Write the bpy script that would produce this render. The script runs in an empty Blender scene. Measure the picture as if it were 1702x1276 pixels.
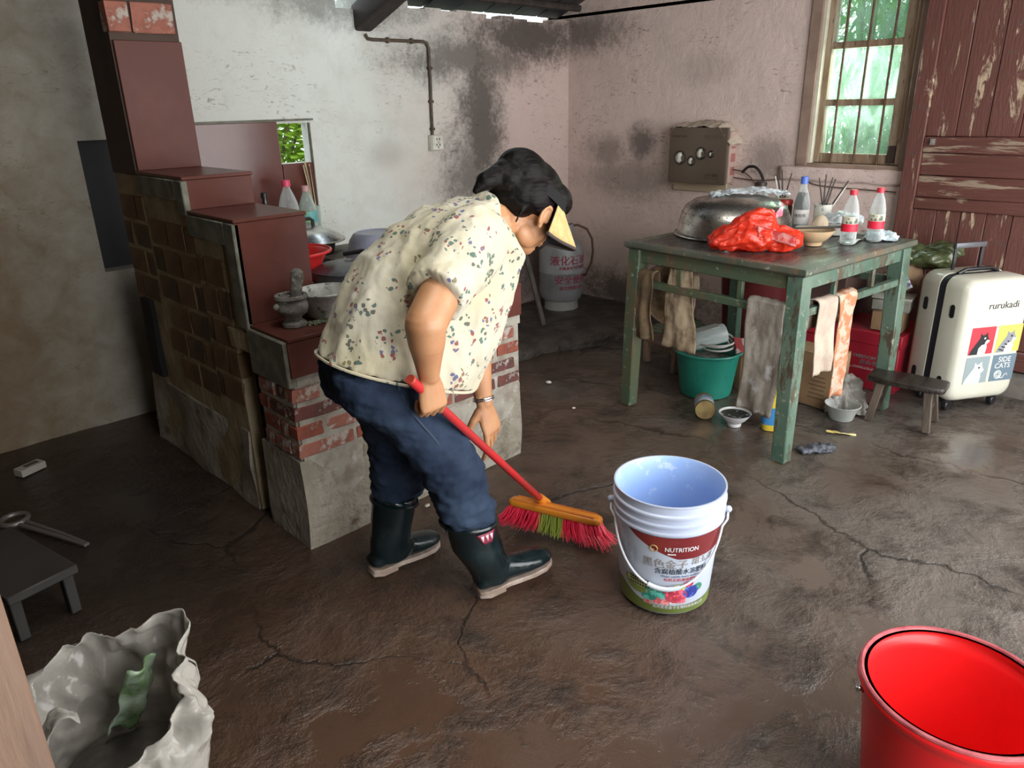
import bpy, bmesh, math, random
import numpy as np
from mathutils import Vector, Matrix, noise

random.seed(7)
S = bpy.context.scene
COL = S.collection
R = math.radians
XW, YW = 4.36, 3.87          # inner faces of the window wall and of the socket wall

# ------------------------------------------------------------------ camera
cam = bpy.data.objects.new('camera', bpy.data.cameras.new('camera'))
COL.objects.link(cam)
S.camera = cam
cam.data.sensor_fit = 'HORIZONTAL'
cam.data.sensor_width = 36.0
cam.data.lens = 36.0 * 1235.3 / 1702.0
cam.data.clip_start = 0.02
_yaw, _pitch, _roll = R(46.14), R(20.69), R(-1.37)
_f = Vector((math.cos(_yaw), math.sin(_yaw), 0))
_r = Vector((math.sin(_yaw), -math.cos(_yaw), 0))
_u = Vector((0, 0, 1))
_fw = _f * math.cos(_pitch) - _u * math.sin(_pitch)
_up = _u * math.cos(_pitch) + _f * math.sin(_pitch)
_r2 = _r * math.cos(_roll) + _up * math.sin(_roll)
_u2 = -_r * math.sin(_roll) + _up * math.cos(_roll)
m4 = Matrix((_r2, _u2, -_fw)).transposed().to_4x4()
m4.translation = (0, 0, 1.45)
cam.matrix_world = m4

# ------------------------------------------------------------------ world and light
W = bpy.data.worlds.new('overcast_sky')
S.world = W
W.use_nodes = True
wn = W.node_tree.nodes
bg = wn['Background']
tc = wn.new('ShaderNodeTexCoord')
sep = wn.new('ShaderNodeSeparateXYZ')
rmp = wn.new('ShaderNodeValToRGB')
W.node_tree.links.new(tc.outputs['Generated'], sep.inputs[0])
W.node_tree.links.new(sep.outputs['Z'], rmp.inputs[0])
rmp.color_ramp.elements[0].position = 0.0
rmp.color_ramp.elements[0].color = (0.80, 0.88, 0.90, 1)
rmp.color_ramp.elements[1].position = 0.8
rmp.color_ramp.elements[1].color = (0.78, 0.90, 1.0, 1)
W.node_tree.links.new(rmp.outputs[0], bg.inputs[0])
bg.inputs[1].default_value = 2.2

def area(name, loc, direction, sx, sy, power, col):
    l = bpy.data.lights.new(name, 'AREA')
    l.shape = 'RECTANGLE'
    l.size, l.size_y = sx, sy
    l.energy = power
    l.color = col
    o = bpy.data.objects.new(name, l)
    COL.objects.link(o)
    o.location = loc
    o.rotation_euler = Vector(direction).to_track_quat('-Z', 'Z').to_euler()
    return o
# daylight entering through the wide front doorway and through the window
area('doorway_daylight', (2.10, -0.88, 1.40), (-0.02, 1, -0.12), 4.0, 2.0, 84, (1.0, 0.975, 0.95))
area('added_skylight_fill', (1.02, 1.05, 3.02), (0.05, 0.1, -1), .46, 1.1, 17, (1.0, 0.97, 0.86))  # added: unseen roof opening that lights her back from above
area('window_daylight', (4.52, 1.79, 1.5), (-1, 0.05, -0.35), 0.42, 0.8, 6, (0.85, 1.0, 0.88))

S.view_settings.view_transform = 'Standard'
S.view_settings.look = 'None'
S.view_settings.gamma = 1.0
S.view_settings.use_curve_mapping = False
S.view_settings.exposure = 0.62
S.cycles.max_bounces = 8
S.cycles.diffuse_bounces = 5
S.cycles.transparent_max_bounces = 16
S.cycles.sample_clamp_indirect = 4.0
S.cycles.use_denoising = True

# ------------------------------------------------------------------ helpers: objects
def tag(o, label=None, cat=None, group=None, kind=None):
    if label: o['label'] = label
    if cat: o['category'] = cat
    if group: o['group'] = group
    if kind: o['kind'] = kind
    return o

def thing(name, label, cat, loc=(0, 0, 0), rot=0.0, group=None):
    o = bpy.data.objects.new(name, None)
    COL.objects.link(o)
    o.empty_display_size = 0.1
    o.location = loc
    o.rotation_euler = rot if isinstance(rot, (tuple, list)) else (0, 0, rot)
    return tag(o, label, cat, group)

def structure(o):
    o['kind'] = 'structure'
    return o

def copy_tree(o, parent=None):
    c = o.copy()
    COL.objects.link(c)
    c.parent = parent
    for ch in list(o.children):
        copy_tree(ch, c)
    return c

def frame(origin, x, z):
    x = Vector(x).normalized()
    z = Vector(z)
    z = (z - x * z.dot(x)).normalized()
    y = z.cross(x)
    m = Matrix((x, y, z)).transposed().to_4x4()
    m.translation = origin
    return m

class MB:
    def __init__(s):
        s.v, s.f, s.mi, s.cur = [], [], [], 0
    def add(s, vs, fs, M=None):
        b = len(s.v)
        s.v += [(M @ Vector(v)) if M is not None else Vector(v) for v in vs]
        s.f += [tuple(i + b for i in f) for f in fs]
        s.mi += [s.cur] * len(fs)
        return s
    def box(s, x0, y0, z0, x1, y1, z1, M=None):
        vs = [(x, y, z) for z in (z0, z1) for y in (y0, y1) for x in (x0, x1)]
        fs = [(0, 2, 3, 1), (4, 5, 7, 6), (0, 1, 5, 4), (2, 6, 7, 3), (0, 4, 6, 2), (1, 3, 7, 5)]
        return s.add(vs, fs, M)
    def cbox(s, c, d, M=None):
        return s.box(c[0]-d[0]/2, c[1]-d[1]/2, c[2]-d[2]/2, c[0]+d[0]/2, c[1]+d[1]/2, c[2]+d[2]/2, M)
    def loft(s, rings, cap0=True, cap1=True, closed=True, M=None):
        n = len(rings[0])
        vs = [p for r in rings for p in r]
        fs = []
        for i in range(len(rings) - 1):
            for j in range(n if closed else n - 1):
                k = (j + 1) % n
                fs.append((i*n+j, i*n+k, (i+1)*n+k, (i+1)*n+j))
        if cap0: fs.append(tuple(range(n))[::-1])
        if cap1: fs.append(tuple((len(rings)-1)*n + j for j in range(n)))
        return s.add(vs, fs, M)
    def lathe(s, prof, n=28, M=None, cap0=True, cap1=True):
        rings = [[(max(r, 1e-4)*math.cos(2*math.pi*j/n), max(r, 1e-4)*math.sin(2*math.pi*j/n), z) for j in range(n)] for r, z in prof]
        return s.loft(rings, cap0, cap1, True, M)
    def tube(s, pts, r, n=8, M=None, cap=True, closed=False):
        P = [Vector(p) for p in pts]
        if not isinstance(r, (list, tuple)): r = [r] * len(P)
        t0 = (P[1] - P[0]).normalized()
        a = Vector((0, 0, 1)) if abs(t0.z) < .9 else Vector((1, 0, 0))
        u = t0.cross(a).normalized()
        rings = []
        for i, p in enumerate(P):
            if closed: t = (P[(i+1) % len(P)] - P[i-1]).normalized()
            else: t = (P[min(i+1, len(P)-1)] - P[max(i-1, 0)]).normalized()
            u = (u - t * u.dot(t)).normalized()
            w = t.cross(u)
            rings.append([p + (u*math.cos(2*math.pi*j/n) + w*math.sin(2*math.pi*j/n)) * r[i] for j in range(n)])
        if closed: rings.append(rings[0]); cap = False
        return s.loft(rings, cap, cap, True, M)
    def ball(s, c, r, n=14, m=9, M=None):
        if not isinstance(r, (list, tuple)): r = (r, r, r)
        rings = []
        for i in range(m + 1):
            t = -math.pi/2 + math.pi * i / m
            rr = max(math.cos(t), .02)
            rings.append([(c[0]+r[0]*rr*math.cos(2*math.pi*j/n), c[1]+r[1]*rr*math.sin(2*math.pi*j/n), c[2]+r[2]*math.sin(t)) for j in range(n)])
        return s.loft(rings, True, True, True, M)
    def chain(s, pts, rad, n=12, M=None):
        for i, p in enumerate(pts):
            s.ball(p, rad[i], n, 8, M)
            if i:
                a, b = Vector(pts[i-1]), Vector(p)
                if (b - a).length > 1e-4: s.tube([a, b], [rad[i-1], rad[i]], n, M)
        return s
    def prism(s, poly, z0, z1, M=None):
        n = len(poly)
        return s.loft([[(x, y, z0) for x, y in poly], [(x, y, z1) for x, y in poly]], True, True, True, M)
    def grid(s, fn, nu, nv, M=None):
        vs = [fn(i / nu, j / nv) for j in range(nv + 1) for i in range(nu + 1)]
        fs = [(j*(nu+1)+i, j*(nu+1)+i+1, (j+1)*(nu+1)+i+1, (j+1)*(nu+1)+i) for j in range(nv) for i in range(nu)]
        return s.add(vs, fs, M)
    def mesh(s, name, mats, smooth=True, bevel=0, seg=1, angle=38):
        me = bpy.data.meshes.new(name)
        me.from_pydata([tuple(v) for v in s.v], [], s.f)
        if not isinstance(mats, (list, tuple)): mats = [mats]
        for m in mats: me.materials.append(m)
        me.polygons.foreach_set('material_index', s.mi)
        bm = bmesh.new()
        bm.from_mesh(me)
        bmesh.ops.recalc_face_normals(bm, faces=bm.faces)
        if bevel:
            es = [e for e in bm.edges if len(e.link_faces) == 2 and e.calc_face_angle(0) > R(30)]
            bmesh.ops.bevel(bm, geom=es, offset=bevel, segments=seg, affect='EDGES', clamp_overlap=True, profile=.6)
        bm.to_mesh(me)
        bm.free()
        if smooth:
            me.polygons.foreach_set('use_smooth', [True] * len(me.polygons))
            me.set_sharp_from_angle(angle=R(angle))
        return me
    def build(s, name, mats, parent=None, **k):
        solid = k.pop('solid', 0)
        o = bpy.data.objects.new(name, s.mesh(name, mats, **k))
        COL.objects.link(o)
        o.parent = parent
        if solid:
            md = o.modifiers.new('thickness', 'SOLIDIFY')
            md.thickness = solid
            md.offset = 0
        return o

def remesh(o, voxel, smooth=2, fac=.5):
    """Fuse the overlapping closed pieces of a mesh into one continuous skin."""
    md = o.modifiers.new('fuse', 'REMESH')
    md.mode = 'VOXEL'
    md.voxel_size = voxel
    if smooth:
        sm = o.modifiers.new('soften', 'SMOOTH')
        sm.iterations = smooth
        sm.factor = fac
    dg = bpy.context.evaluated_depsgraph_get()
    me = bpy.data.meshes.new_from_object(o.evaluated_get(dg))
    mats = list(o.data.materials)
    o.modifiers.clear()
    o.data = me
    if not me.materials:
        for m in mats: me.materials.append(m)
    me.polygons.foreach_set('use_smooth', [True] * len(me.polygons))
    return o

def wrinkle(o, amp, scale, seed=0, stretch=(1, 1, 1), fn=None, ridge=False):
    me = o.data
    cos = [v.co.copy() for v in me.vertices]
    nrm = [v.normal.copy() for v in me.vertices]
    flat = []
    for c, n in zip(cos, nrm):
        p = Vector((c.x*stretch[0], c.y*stretch[1], c.z*stretch[2])) * scale + Vector((seed*7.3, 0, 0))
        k = noise.fractal(p, .6, 2.0, 3)
        if ridge: k = .35 - abs(noise.noise(p + Vector((noise.noise(p*.7), 0, 0))*.6))*1.5
        c = c + n * (k * amp * (fn(c) if fn else 1))
        flat += c[:]
    me.vertices.foreach_set('co', flat)
    me.update()
    return o

_TXT = {}
def text_geo(s, size, bold=0):
    key = (s, size, bold)
    if key not in _TXT:
        c = bpy.data.curves.new('lettering', 'FONT')
        c.body = s
        c.size = size
        c.offset = bold
        c.align_x = 'CENTER'
        c.align_y = 'CENTER'
        c.resolution_u = 3
        o = bpy.data.objects.new('lettering', c)
        COL.objects.link(o)
        dg = bpy.context.evaluated_depsgraph_get()
        me = bpy.data.meshes.new_from_object(o.evaluated_get(dg))
        _TXT[key] = ([v.co.copy() for v in me.vertices], [tuple(p.vertices) for p in me.polygons])
        bpy.data.objects.remove(o)
        bpy.data.curves.remove(c)
        bpy.data.meshes.remove(me)
    return _TXT[key]

def text(s, size, M=None, fn=None, mb=None, shear=0, sx=1.0, bold=0):
    """Flat lettering: M places its plane, or fn maps (x, y) onto a curved face."""
    vs, fs = text_geo(s, size)
    mb = mb or MB()
    if bold:
        for dx, dy in ((bold, 0), (0, bold*.7), (-bold, 0)):
            o2 = [(v.x*sx + dx, v.y + dy) for v in vs]
            mb.add([fn(x, y) if fn else (x, y, 0) for x, y in o2], fs, M)
    out = [((v.x + shear*v.y)*sx, v.y, 0) for v in vs]
    if fn: out = [fn(x, y) for x, y, _ in out]
    return mb.add(out, fs, M)

# ------------------------------------------------------------------ helpers: materials
def nt(name):
    m = bpy.data.materials.new(name)
    m.use_nodes = True
    t = m.node_tree
    return m, t.nodes, t.links, t.nodes['Principled BSDF']

def noise_node(N, L, coord, scale, detail=4, rough=.6, dist=0):
    n = N.new('ShaderNodeTexNoise')
    n.inputs['Scale'].default_value = scale
    n.inputs['Detail'].default_value = detail
    n.inputs['Roughness'].default_value = rough
    n.inputs['Distortion'].default_value = dist
    L.new(coord, n.inputs['Vector'])
    return n.outputs['Fac']

def ramp(N, L, fac, a, b, ca=(0, 0, 0, 1), cb=(1, 1, 1, 1)):
    r = N.new('ShaderNodeValToRGB')
    r.color_ramp.elements[0].position = a
    r.color_ramp.elements[1].position = b
    r.color_ramp.elements[0].color = ca
    r.color_ramp.elements[1].color = cb
    L.new(fac, r.inputs[0])
    return r.outputs[0]

def mixc(N, L, fac, a, b, mode='MIX'):
    m = N.new('ShaderNodeMix')
    m.data_type = 'RGBA'
    m.blend_type = mode
    for sock, val in ((m.inputs[0], fac), (m.inputs[6], a), (m.inputs[7], b)):
        if isinstance(val, (int, float)): sock.default_value = val
        elif isinstance(val, tuple): sock.default_value = (*val[:3], 1)
        else: L.new(val, sock)
    return m.outputs[2]

def math_node(N, L, op, a, b=None, clamp=False):
    m = N.new('ShaderNodeMath')
    m.operation = op
    m.use_clamp = clamp
    for sock, val in ((m.inputs[0], a), (m.inputs[1], b)):
        if val is None: continue
        if isinstance(val, (int, float)): sock.default_value = val
        else: L.new(val, sock)
    return m.outputs[0]

def coord_of(N, L, stretch=None):
    t = N.new('ShaderNodeTexCoord')
    if not stretch: return t.outputs['Object']
    mp = N.new('ShaderNodeMapping')
    mp.inputs['Scale'].default_value = stretch
    L.new(t.outputs['Object'], mp.inputs[0])
    return mp.outputs[0]

def bump(N, L, P, h, strength, dist=.01):
    b = N.new('ShaderNodeBump')
    b.inputs['Strength'].default_value = strength
    b.inputs['Distance'].default_value = dist
    L.new(h, b.inputs['Height'])
    L.new(b.outputs[0], P.inputs['Normal'])

def mat(name, col, rough=.5, metal=0, c2=None, scale=10, lo=.42, hi=.62, c3=None, s3=30, lo3=.58, hi3=.66,
        bmp=0, bscale=60, bdist=.004, spec=.5, stretch=None, trans=0, ior=1.45, coat=0, sss=0, rough2=None, alpha=1, dist=0):
    m, N, L, P = nt(name)
    co = coord_of(N, L, stretch)
    c = (*col, 1)
    P.inputs['Base Color'].default_value = c
    out = None
    if c2 is not None:
        nz = noise_node(N, L, co, scale, 5, .6, dist)
        fac = ramp(N, L, nz, lo, hi)
        out = mixc(N, L, fac, col, c2)
        if rough2 is not None:
            rr = N.new('ShaderNodeMapRange')
            L.new(fac, rr.inputs[0])
            rr.inputs[3].default_value = rough
            rr.inputs[4].default_value = rough2
            L.new(rr.outputs[0], P.inputs['Roughness'])
    if c3 is not None:
        nz3 = noise_node(N, L, co, s3, 4, .65)
        out = mixc(N, L, ramp(N, L, nz3, lo3, hi3), out if out is not None else col, c3)
    if out is not None: L.new(out, P.inputs['Base Color'])
    if rough2 is None or c2 is None: P.inputs['Roughness'].default_value = rough
    P.inputs['Metallic'].default_value = metal
    P.inputs['Specular IOR Level'].default_value = spec
    P.inputs['Transmission Weight'].default_value = trans
    P.inputs['IOR'].default_value = ior
    P.inputs['Coat Weight'].default_value = coat
    P.inputs['Alpha'].default_value = alpha
    if sss:
        P.inputs['Subsurface Weight'].default_value = sss
        P.inputs['Subsurface Radius'].default_value = (.012, .005, .003)
    if bmp:
        bump(N, L, P, noise_node(N, L, co, bscale, 5, .65), bmp, bdist)
    return m

def film(name, tint, opac=.3, rough=.15, bscale=14, bmp=.6):
    """Thin clear plastic: lets light through, with a scattering and a glossy share."""
    m, N, L, P = nt(name)
    co = coord_of(N, L)
    P.inputs['Base Color'].default_value = (*tint, 1)
    P.inputs['Roughness'].default_value = rough
    tr = N.new('ShaderNodeBsdfTransparent')
    tr.inputs[0].default_value = (*[.5 + .5*t for t in tint], 1)
    mx = N.new('ShaderNodeMixShader')
    lw = N.new('ShaderNodeLayerWeight')
    lw.inputs[0].default_value = .35
    f = math_node(N, L, 'MULTIPLY_ADD', lw.outputs['Facing'], .75)
    f.node.inputs[2].default_value = opac
    f.node.use_clamp = True
    L.new(f, mx.inputs[0])
    L.new(tr.outputs[0], mx.inputs[1])
    L.new(P.outputs[0], mx.inputs[2])
    L.new(mx.outputs[0], N['Material Output'].inputs[0])
    if bmp: bump(N, L, P, noise_node(N, L, co, bscale, 3, .5), bmp, .02)
    return m

def blobs(N, L, pos, items, distort):
    """Soft stain mask: the union of ellipsoids (centre, radii) with a noisy edge."""
    out = None
    for c, r, k in items:
        mp = N.new('ShaderNodeMapping')
        mp.vector_type = 'POINT'
        mp.inputs['Location'].default_value = tuple(-c[i] / r[i] for i in range(3))
        mp.inputs['Scale'].default_value = tuple(1 / r[i] for i in range(3))
        L.new(pos, mp.inputs[0])
        ln = N.new('ShaderNodeVectorMath')
        ln.operation = 'LENGTH'
        L.new(mp.outputs[0], ln.inputs[0])
        d = math_node(N, L, 'ADD', ln.outputs['Value'], distort)
        mr = N.new('ShaderNodeMapRange')
        mr.interpolation_type = 'SMOOTHSTEP'
        L.new(d, mr.inputs[0])
        mr.inputs[1].default_value = 1.25
        mr.inputs[2].default_value = .25
        mr.inputs[3].default_value = 0
        mr.inputs[4].default_value = k
        out = mr.outputs[0] if out is None else math_node(N, L, 'MAXIMUM', out, mr.outputs[0])
    return out
# ------------------------------------------------------------------ room materials
def plaster(name, base, tint, stains, mud_shade, tint_axis, t0, t1):
    m, N, L, P = nt(name)
    co = coord_of(N, L)
    sp = N.new('ShaderNodeSeparateXYZ')
    L.new(co, sp.inputs[0])
    big = noise_node(N, L, co, 1.7, 5, .6)
    fine = noise_node(N, L, co, 38, 6, .7)
    mid = noise_node(N, L, co, 7, 6, .65, .4)
    mr = N.new('ShaderNodeMapRange')
    L.new(math_node(N, L, 'ADD', sp.outputs[tint_axis], math_node(N, L, 'MULTIPLY', math_node(N, L, 'SUBTRACT', big, .5), 1.2)), mr.inputs[0])
    mr.inputs[1].default_value, mr.inputs[2].default_value = t0, t1
    c = mixc(N, L, mr.outputs[0], base, tint)
    c = mixc(N, L, math_node(N, L, 'MULTIPLY', ramp(N, L, mid, .45, .75), .22), c, (.30, .27, .22))
    # trowel scratches and flaking
    wv = noise_node(N, L, coord_of(N, L, (9, 9, 26)), 1.6, 7, .75, 1.6)
    sc = ramp(N, L, wv, .565, .63)
    patch = ramp(N, L, noise_node(N, L, co, 2.3, 3, .5), .44, .58)
    c = mixc(N, L, math_node(N, L, 'MULTIPLY', math_node(N, L, 'MULTIPLY', sc, patch), .62), c, (.10, .08, .065))
    # soot and damp with shapes of their own, then mud with painted shade
    dst = math_node(N, L, 'ADD', math_node(N, L, 'MULTIPLY', math_node(N, L, 'SUBTRACT', fine, .5), 1.1), math_node(N, L, 'MULTIPLY', math_node(N, L, 'SUBTRACT', mid, .5), 1.5))
    if stains:
        c = mixc(N, L, blobs(N, L, co, stains, dst), c, (.055, .045, .038))
    if mud_shade:
        c = mixc(N, L, blobs(N, L, co, mud_shade, math_node(N, L, 'MULTIPLY', math_node(N, L, 'SUBTRACT', mid, .5), .55)), c, (.15, .105, .062))
    L.new(c, P.inputs['Base Color'])
    P.inputs['Roughness'].default_value = .85
    P.inputs['Specular IOR Level'].default_value = .2
    h = math_node(N, L, 'ADD', math_node(N, L, 'MULTIPLY', mid, 1.0), math_node(N, L, 'MULTIPLY', fine, .35))
    bump(N, L, P, h, .5, .02)
    return m

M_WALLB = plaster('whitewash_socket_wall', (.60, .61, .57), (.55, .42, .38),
    [((3.50, YW, 1.35), (.25, .3, .70), .86), ((3.42, YW, 1.02), (.34, .3, .36), .72), ((3.45, YW, 1.72), (.75, .3, .18), .76), ((3.95, YW, 1.86), (.75, .3, .20), .9),
     ((3.45, YW, .95), (.42, .3, .22), .6), ((2.55, YW, 2.0), (.65, .3, .16), .6), ((1.9, YW, 2.05), (.5, .3, .12), .45), ((4.2, YW, .3), (.9, .3, .34), .75)],
    [((-.1, YW, .5), (1.9, 1.5, 2.6), 1.0), ((-.1, YW, 1.8), (1.65, 1.5, 1.9), 1.0), ((2.72, YW, 1.18), (.16, .3, .10), .25)], 'X', 2.6, 3.9)  # first two blobs: mud brown with the dim left side's shade painted in
M_WALLR = plaster('pinkish_plaster_window_wall', (.66, .50, .455), (.66, .52, .47),
    [((XW, 3.21, 1.185), (.3, .15, .13), .72), ((XW, 3.3, .92), (.3, .55, .16), .45), ((XW, 3.5, 1.12), (.3, .24, .13), .5), ((XW, 3.25, .98), (.3, .22, .10), .42), ((XW, 2.25, 1.1), (.3, .16, .14), .48), ((XW, 2.75, 1.62), (.3, .25, .12), .22), ((XW, 3.7, 1.9), (.3, .4, .16), .7),
     ((XW, 3.2, .12), (.3, .9, .18), .85), ((XW, 1.0, .15), (.3, .9, .25), .8)],
    [((XW, 3.0, .35), (.3, 1.0, .25), .35)], 'Y', 1.0, 3.0)
M_PLAST2 = mat('brown_mud_plaster', (.20, .145, .09), .9, c2=(.11, .08, .05), scale=3, bmp=.6, bscale=14, bdist=.02)
M_ROOF = mat('blackened_roof_boards', (.020, .019, .024), .55, c2=(.05, .042, .04), scale=5, bmp=.4, bscale=30)
M_BEAM = mat('sooty_beam', (.022, .016, .013), .75, c2=(.045, .032, .026), scale=18, stretch=(1, .15, 1), bmp=.4, bscale=40)

def wet_floor():
    m, N, L, P = nt('wet_muddy_concrete')
    co = coord_of(N, L)
    sp = N.new('ShaderNodeSeparateXYZ')
    L.new(co, sp.inputs[0])
    big = noise_node(N, L, co, 1.3, 6, .62, .5)
    mid = noise_node(N, L, co, 5, 7, .7, .3)
    fine = noise_node(N, L, co, 120, 5, .75)
    grit = noise_node(N, L, co, 300, 2, .5)
    # greyer concrete towards the doorway, red-brown mud towards the stove
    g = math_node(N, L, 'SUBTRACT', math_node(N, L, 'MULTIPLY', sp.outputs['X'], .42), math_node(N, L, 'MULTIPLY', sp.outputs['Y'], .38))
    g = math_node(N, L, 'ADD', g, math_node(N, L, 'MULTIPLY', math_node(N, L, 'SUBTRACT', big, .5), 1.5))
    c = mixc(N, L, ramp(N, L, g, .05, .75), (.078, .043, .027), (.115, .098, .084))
    c = mixc(N, L, ramp(N, L, mid, .48, .70), c, (.022, .015, .011))
    c = mixc(N, L, math_node(N, L, 'MULTIPLY', ramp(N, L, fine, .60, .78), .5), c, (.20, .17, .145))
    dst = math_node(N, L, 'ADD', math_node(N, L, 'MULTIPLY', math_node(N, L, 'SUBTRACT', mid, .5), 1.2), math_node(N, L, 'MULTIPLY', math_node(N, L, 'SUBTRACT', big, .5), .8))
    c = mixc(N, L, blobs(N, L, co, [((.45, 2.95, 0), (1.0, 1.35, 1), .92), ((3.6, 3.3, 0), (1.6, .7, 1), .5)], dst), c, (.012, .009, .008))  # first blob: ash and soot, with the firing side's shade painted in
    wob = N.new('ShaderNodeVectorMath'); wob.operation = 'MULTIPLY_ADD'
    nz = N.new('ShaderNodeTexNoise'); nz.inputs['Scale'].default_value = 5; nz.inputs['Detail'].default_value = 5
    L.new(co, nz.inputs['Vector']); L.new(nz.outputs['Color'], wob.inputs[0]); wob.inputs[1].default_value = (.22, .22, 0); L.new(co, wob.inputs[2])
    vo = N.new('ShaderNodeTexVoronoi'); vo.feature = 'DISTANCE_TO_EDGE'; vo.inputs['Scale'].default_value = .95
    L.new(wob.outputs[0], vo.inputs['Vector'])
    crack = math_node(N, L, 'MULTIPLY', ramp(N, L, vo.outputs['Distance'], .0015, .0075, (1, 1, 1, 1), (0, 0, 0, 1)), ramp(N, L, big, .42, .50))
    c = mixc(N, L, math_node(N, L, 'MULTIPLY', crack, .85), c, (.012, .009, .008))
    L.new(c, P.inputs['Base Color'])
    wet = ramp(N, L, math_node(N, L, 'ADD', math_node(N, L, 'MULTIPLY', big, .6), math_node(N, L, 'MULTIPLY', mid, .4)), .44, .58)
    mr = N.new('ShaderNodeMapRange')
    L.new(wet, mr.inputs[0])
    mr.inputs[3].default_value, mr.inputs[4].default_value = .12, .40
    pud = blobs(N, L, co, [((2.72, 1.55, 0), (.62, .34, 1), 1.0), ((2.35, 1.95, 0), (.5, .30, 1), .9), ((3.45, .70, 0), (.55, .24, 1), .95), ((2.9, .95, 0), (.35, .22, 1), .8), ((1.55, 1.25, 0), (.30, .22, 1), .6)], dst)
    c = mixc(N, L, math_node(N, L, 'MULTIPLY', pud, .75), c, (.070, .043, .029))
    L.new(c, P.inputs['Base Color'])
    L.new(math_node(N, L, 'MULTIPLY', mr.outputs[0], math_node(N, L, 'SUBTRACT', 1.0, math_node(N, L, 'MULTIPLY', pud, .8))), P.inputs['Roughness'])
    P.inputs['Specular IOR Level'].default_value = .55
    wet = math_node(N, L, 'MULTIPLY', wet, math_node(N, L, 'SUBTRACT', 1.0, pud))
    h = math_node(N, L, 'ADD', math_node(N, L, 'MULTIPLY', mid, 1.0), math_node(N, L, 'MULTIPLY', math_node(N, L, 'ADD', fine, grit), .12))
    h = math_node(N, L, 'SUBTRACT', h, math_node(N, L, 'MULTIPLY', crack, .5))
    h2 = math_node(N, L, 'MULTIPLY', h, math_node(N, L, 'ADD', math_node(N, L, 'MULTIPLY', wet, .8), math_node(N, L, 'SUBTRACT', .2, math_node(N, L, 'MULTIPLY', pud, .17))))
    bump(N, L, P, h2, .55, .03)
    return m
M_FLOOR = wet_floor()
M_DARKSTONE = mat('dark_wet_earth', (.035, .028, .023), .5, c2=(.075, .062, .05), scale=9, bmp=.8, bscale=22, bdist=.03, rough2=.3)

# ------------------------------------------------------------------ floor, walls, roof
def floor_h(x, y):
    return noise.fractal(Vector((x*1.7, y*1.7, 3.1)), .6, 2, 4) * .006
mb = MB()
mb.grid(lambda u, v: (-1.6+6.4*u, -1.4+5.6*v, floor_h(-1.6+6.4*u, -1.4+5.6*v) - .004), 128, 112)
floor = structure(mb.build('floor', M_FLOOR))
# rough raised earth platform in the far corner under the gas cylinder
led = [(2.12, 3.86), (2.12, 3.30), (2.6, 3.22), (2.95, 3.02), (3.2, 3.0), (3.45, 2.88), (3.75, 2.78), (4.1, 2.7), (4.35, 2.68), (4.35, 3.86)]
ledge = MB()
fine_led = []
for i in range(len(led)):
    a, b = led[i], led[(i+1) % len(led)]
    for k in range(6):
        t = k/6
        x, y = a[0]+(b[0]-a[0])*t, a[1]+(b[1]-a[1])*t
        j = .02 if 1 <= i <= 7 else 0
        fine_led.append((x + random.uniform(-j, j), y + random.uniform(-j, j)))
cx, cy = 3.4, 3.35
ledge.loft([[(x, y, -.02) for x, y in fine_led], [(x, y, .035 + random.uniform(-.008, .01)) for x, y in fine_led],
            [(cx+(x-cx)*.94, cy+(y-cy)*.93, .05 + random.uniform(-.006, .006)) for x, y in fine_led],
            [(cx+(x-cx)*.6, cy+(y-cy)*.6, .05 + random.uniform(-.006, .006)) for x, y in fine_led]])
structure(ledge.build('trim_1', M_DARKSTONE, floor))

def wall_back():
    mb = MB()
    T = .26
    def seg(x0, x1, z0, z1):
        mb.box(x0, YW, z0, x1, YW+T, z1)
    seg(-1.5, 1.05, -.1, 2.02)
    seg(1.05, 1.33, -.1, .74); seg(1.05, 1.33, 1.335, 2.02)
    mb.box(1.05, YW+T-.03, .74, 1.33, YW+T, 1.335)
    def thin(x0, x1, z0, z1): mb.box(x0, YW, z0, x1, YW+.05, z1)
    seg(1.33, 1.6, -.1, 2.02)
    thin(1.6, 2.025, -.1, 2.02)
    thin(2.025, 2.20, -.1, 1.17); thin(2.025, 2.20, 1.375, 2.02)
    thin(2.20, 2.46, -.1, 2.02); thin(2.46, 2.6, -.1, 1.955)
    mb.box(2.6, YW, -.1, 2.95, YW+.26, 2.02)
    for k in range(14):                       # uneven wall head: light shows through under the roof
        x0 = 2.95 + k * .124
        mb.box(x0, YW, -.1, x0+.124, YW+.09, 1.972 + random.choice((.0, .012, .022, -.012, .018)))
    return structure(mb.build('wall_back', M_WALLB, smooth=False))
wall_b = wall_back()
structure(MB().box(1.052, YW+.10, .742, 1.328, YW+.13, 1.333).build('trim_8', mat('blue_black_board', (.007, .0065, .009), .7, c2=(.011, .010, .013), scale=6)))
def wall_right():
    mb = MB()
    X0, X1 = XW, XW + .24
    y0, y1, z0, z1 = 1.51, 2.03, 1.085, 2.25
    mb.box(X0, y1, -.1, X1, YW+.26, 2.02)
    mb.box(X0, -.9, -.1, X1, y0, 3.9)
    mb.box(X0, y0, -.1, X1, y1, z0)
    mb.box(X0, y0, z1, X1, y1, 3.9)
    mb.loft([[(X0, y1, 2.0), (X1, y1, 2.0), (X1, y1, 2.85), (X0, y1, 2.85)], [(X0, YW+.2, 2.0), (X1, YW+.2, 2.0), (X1, YW+.2, 2.015), (X0, YW+.2, 2.015)]])
    return structure(mb.build('wall_right', M_WALLR, smooth=False))
wall_r = wall_right()
structure(MB().box(-1.6, -.9, -.1, -1.4, 4.1, 3.9).build('wall_left', M_PLAST2, smooth=False))
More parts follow.
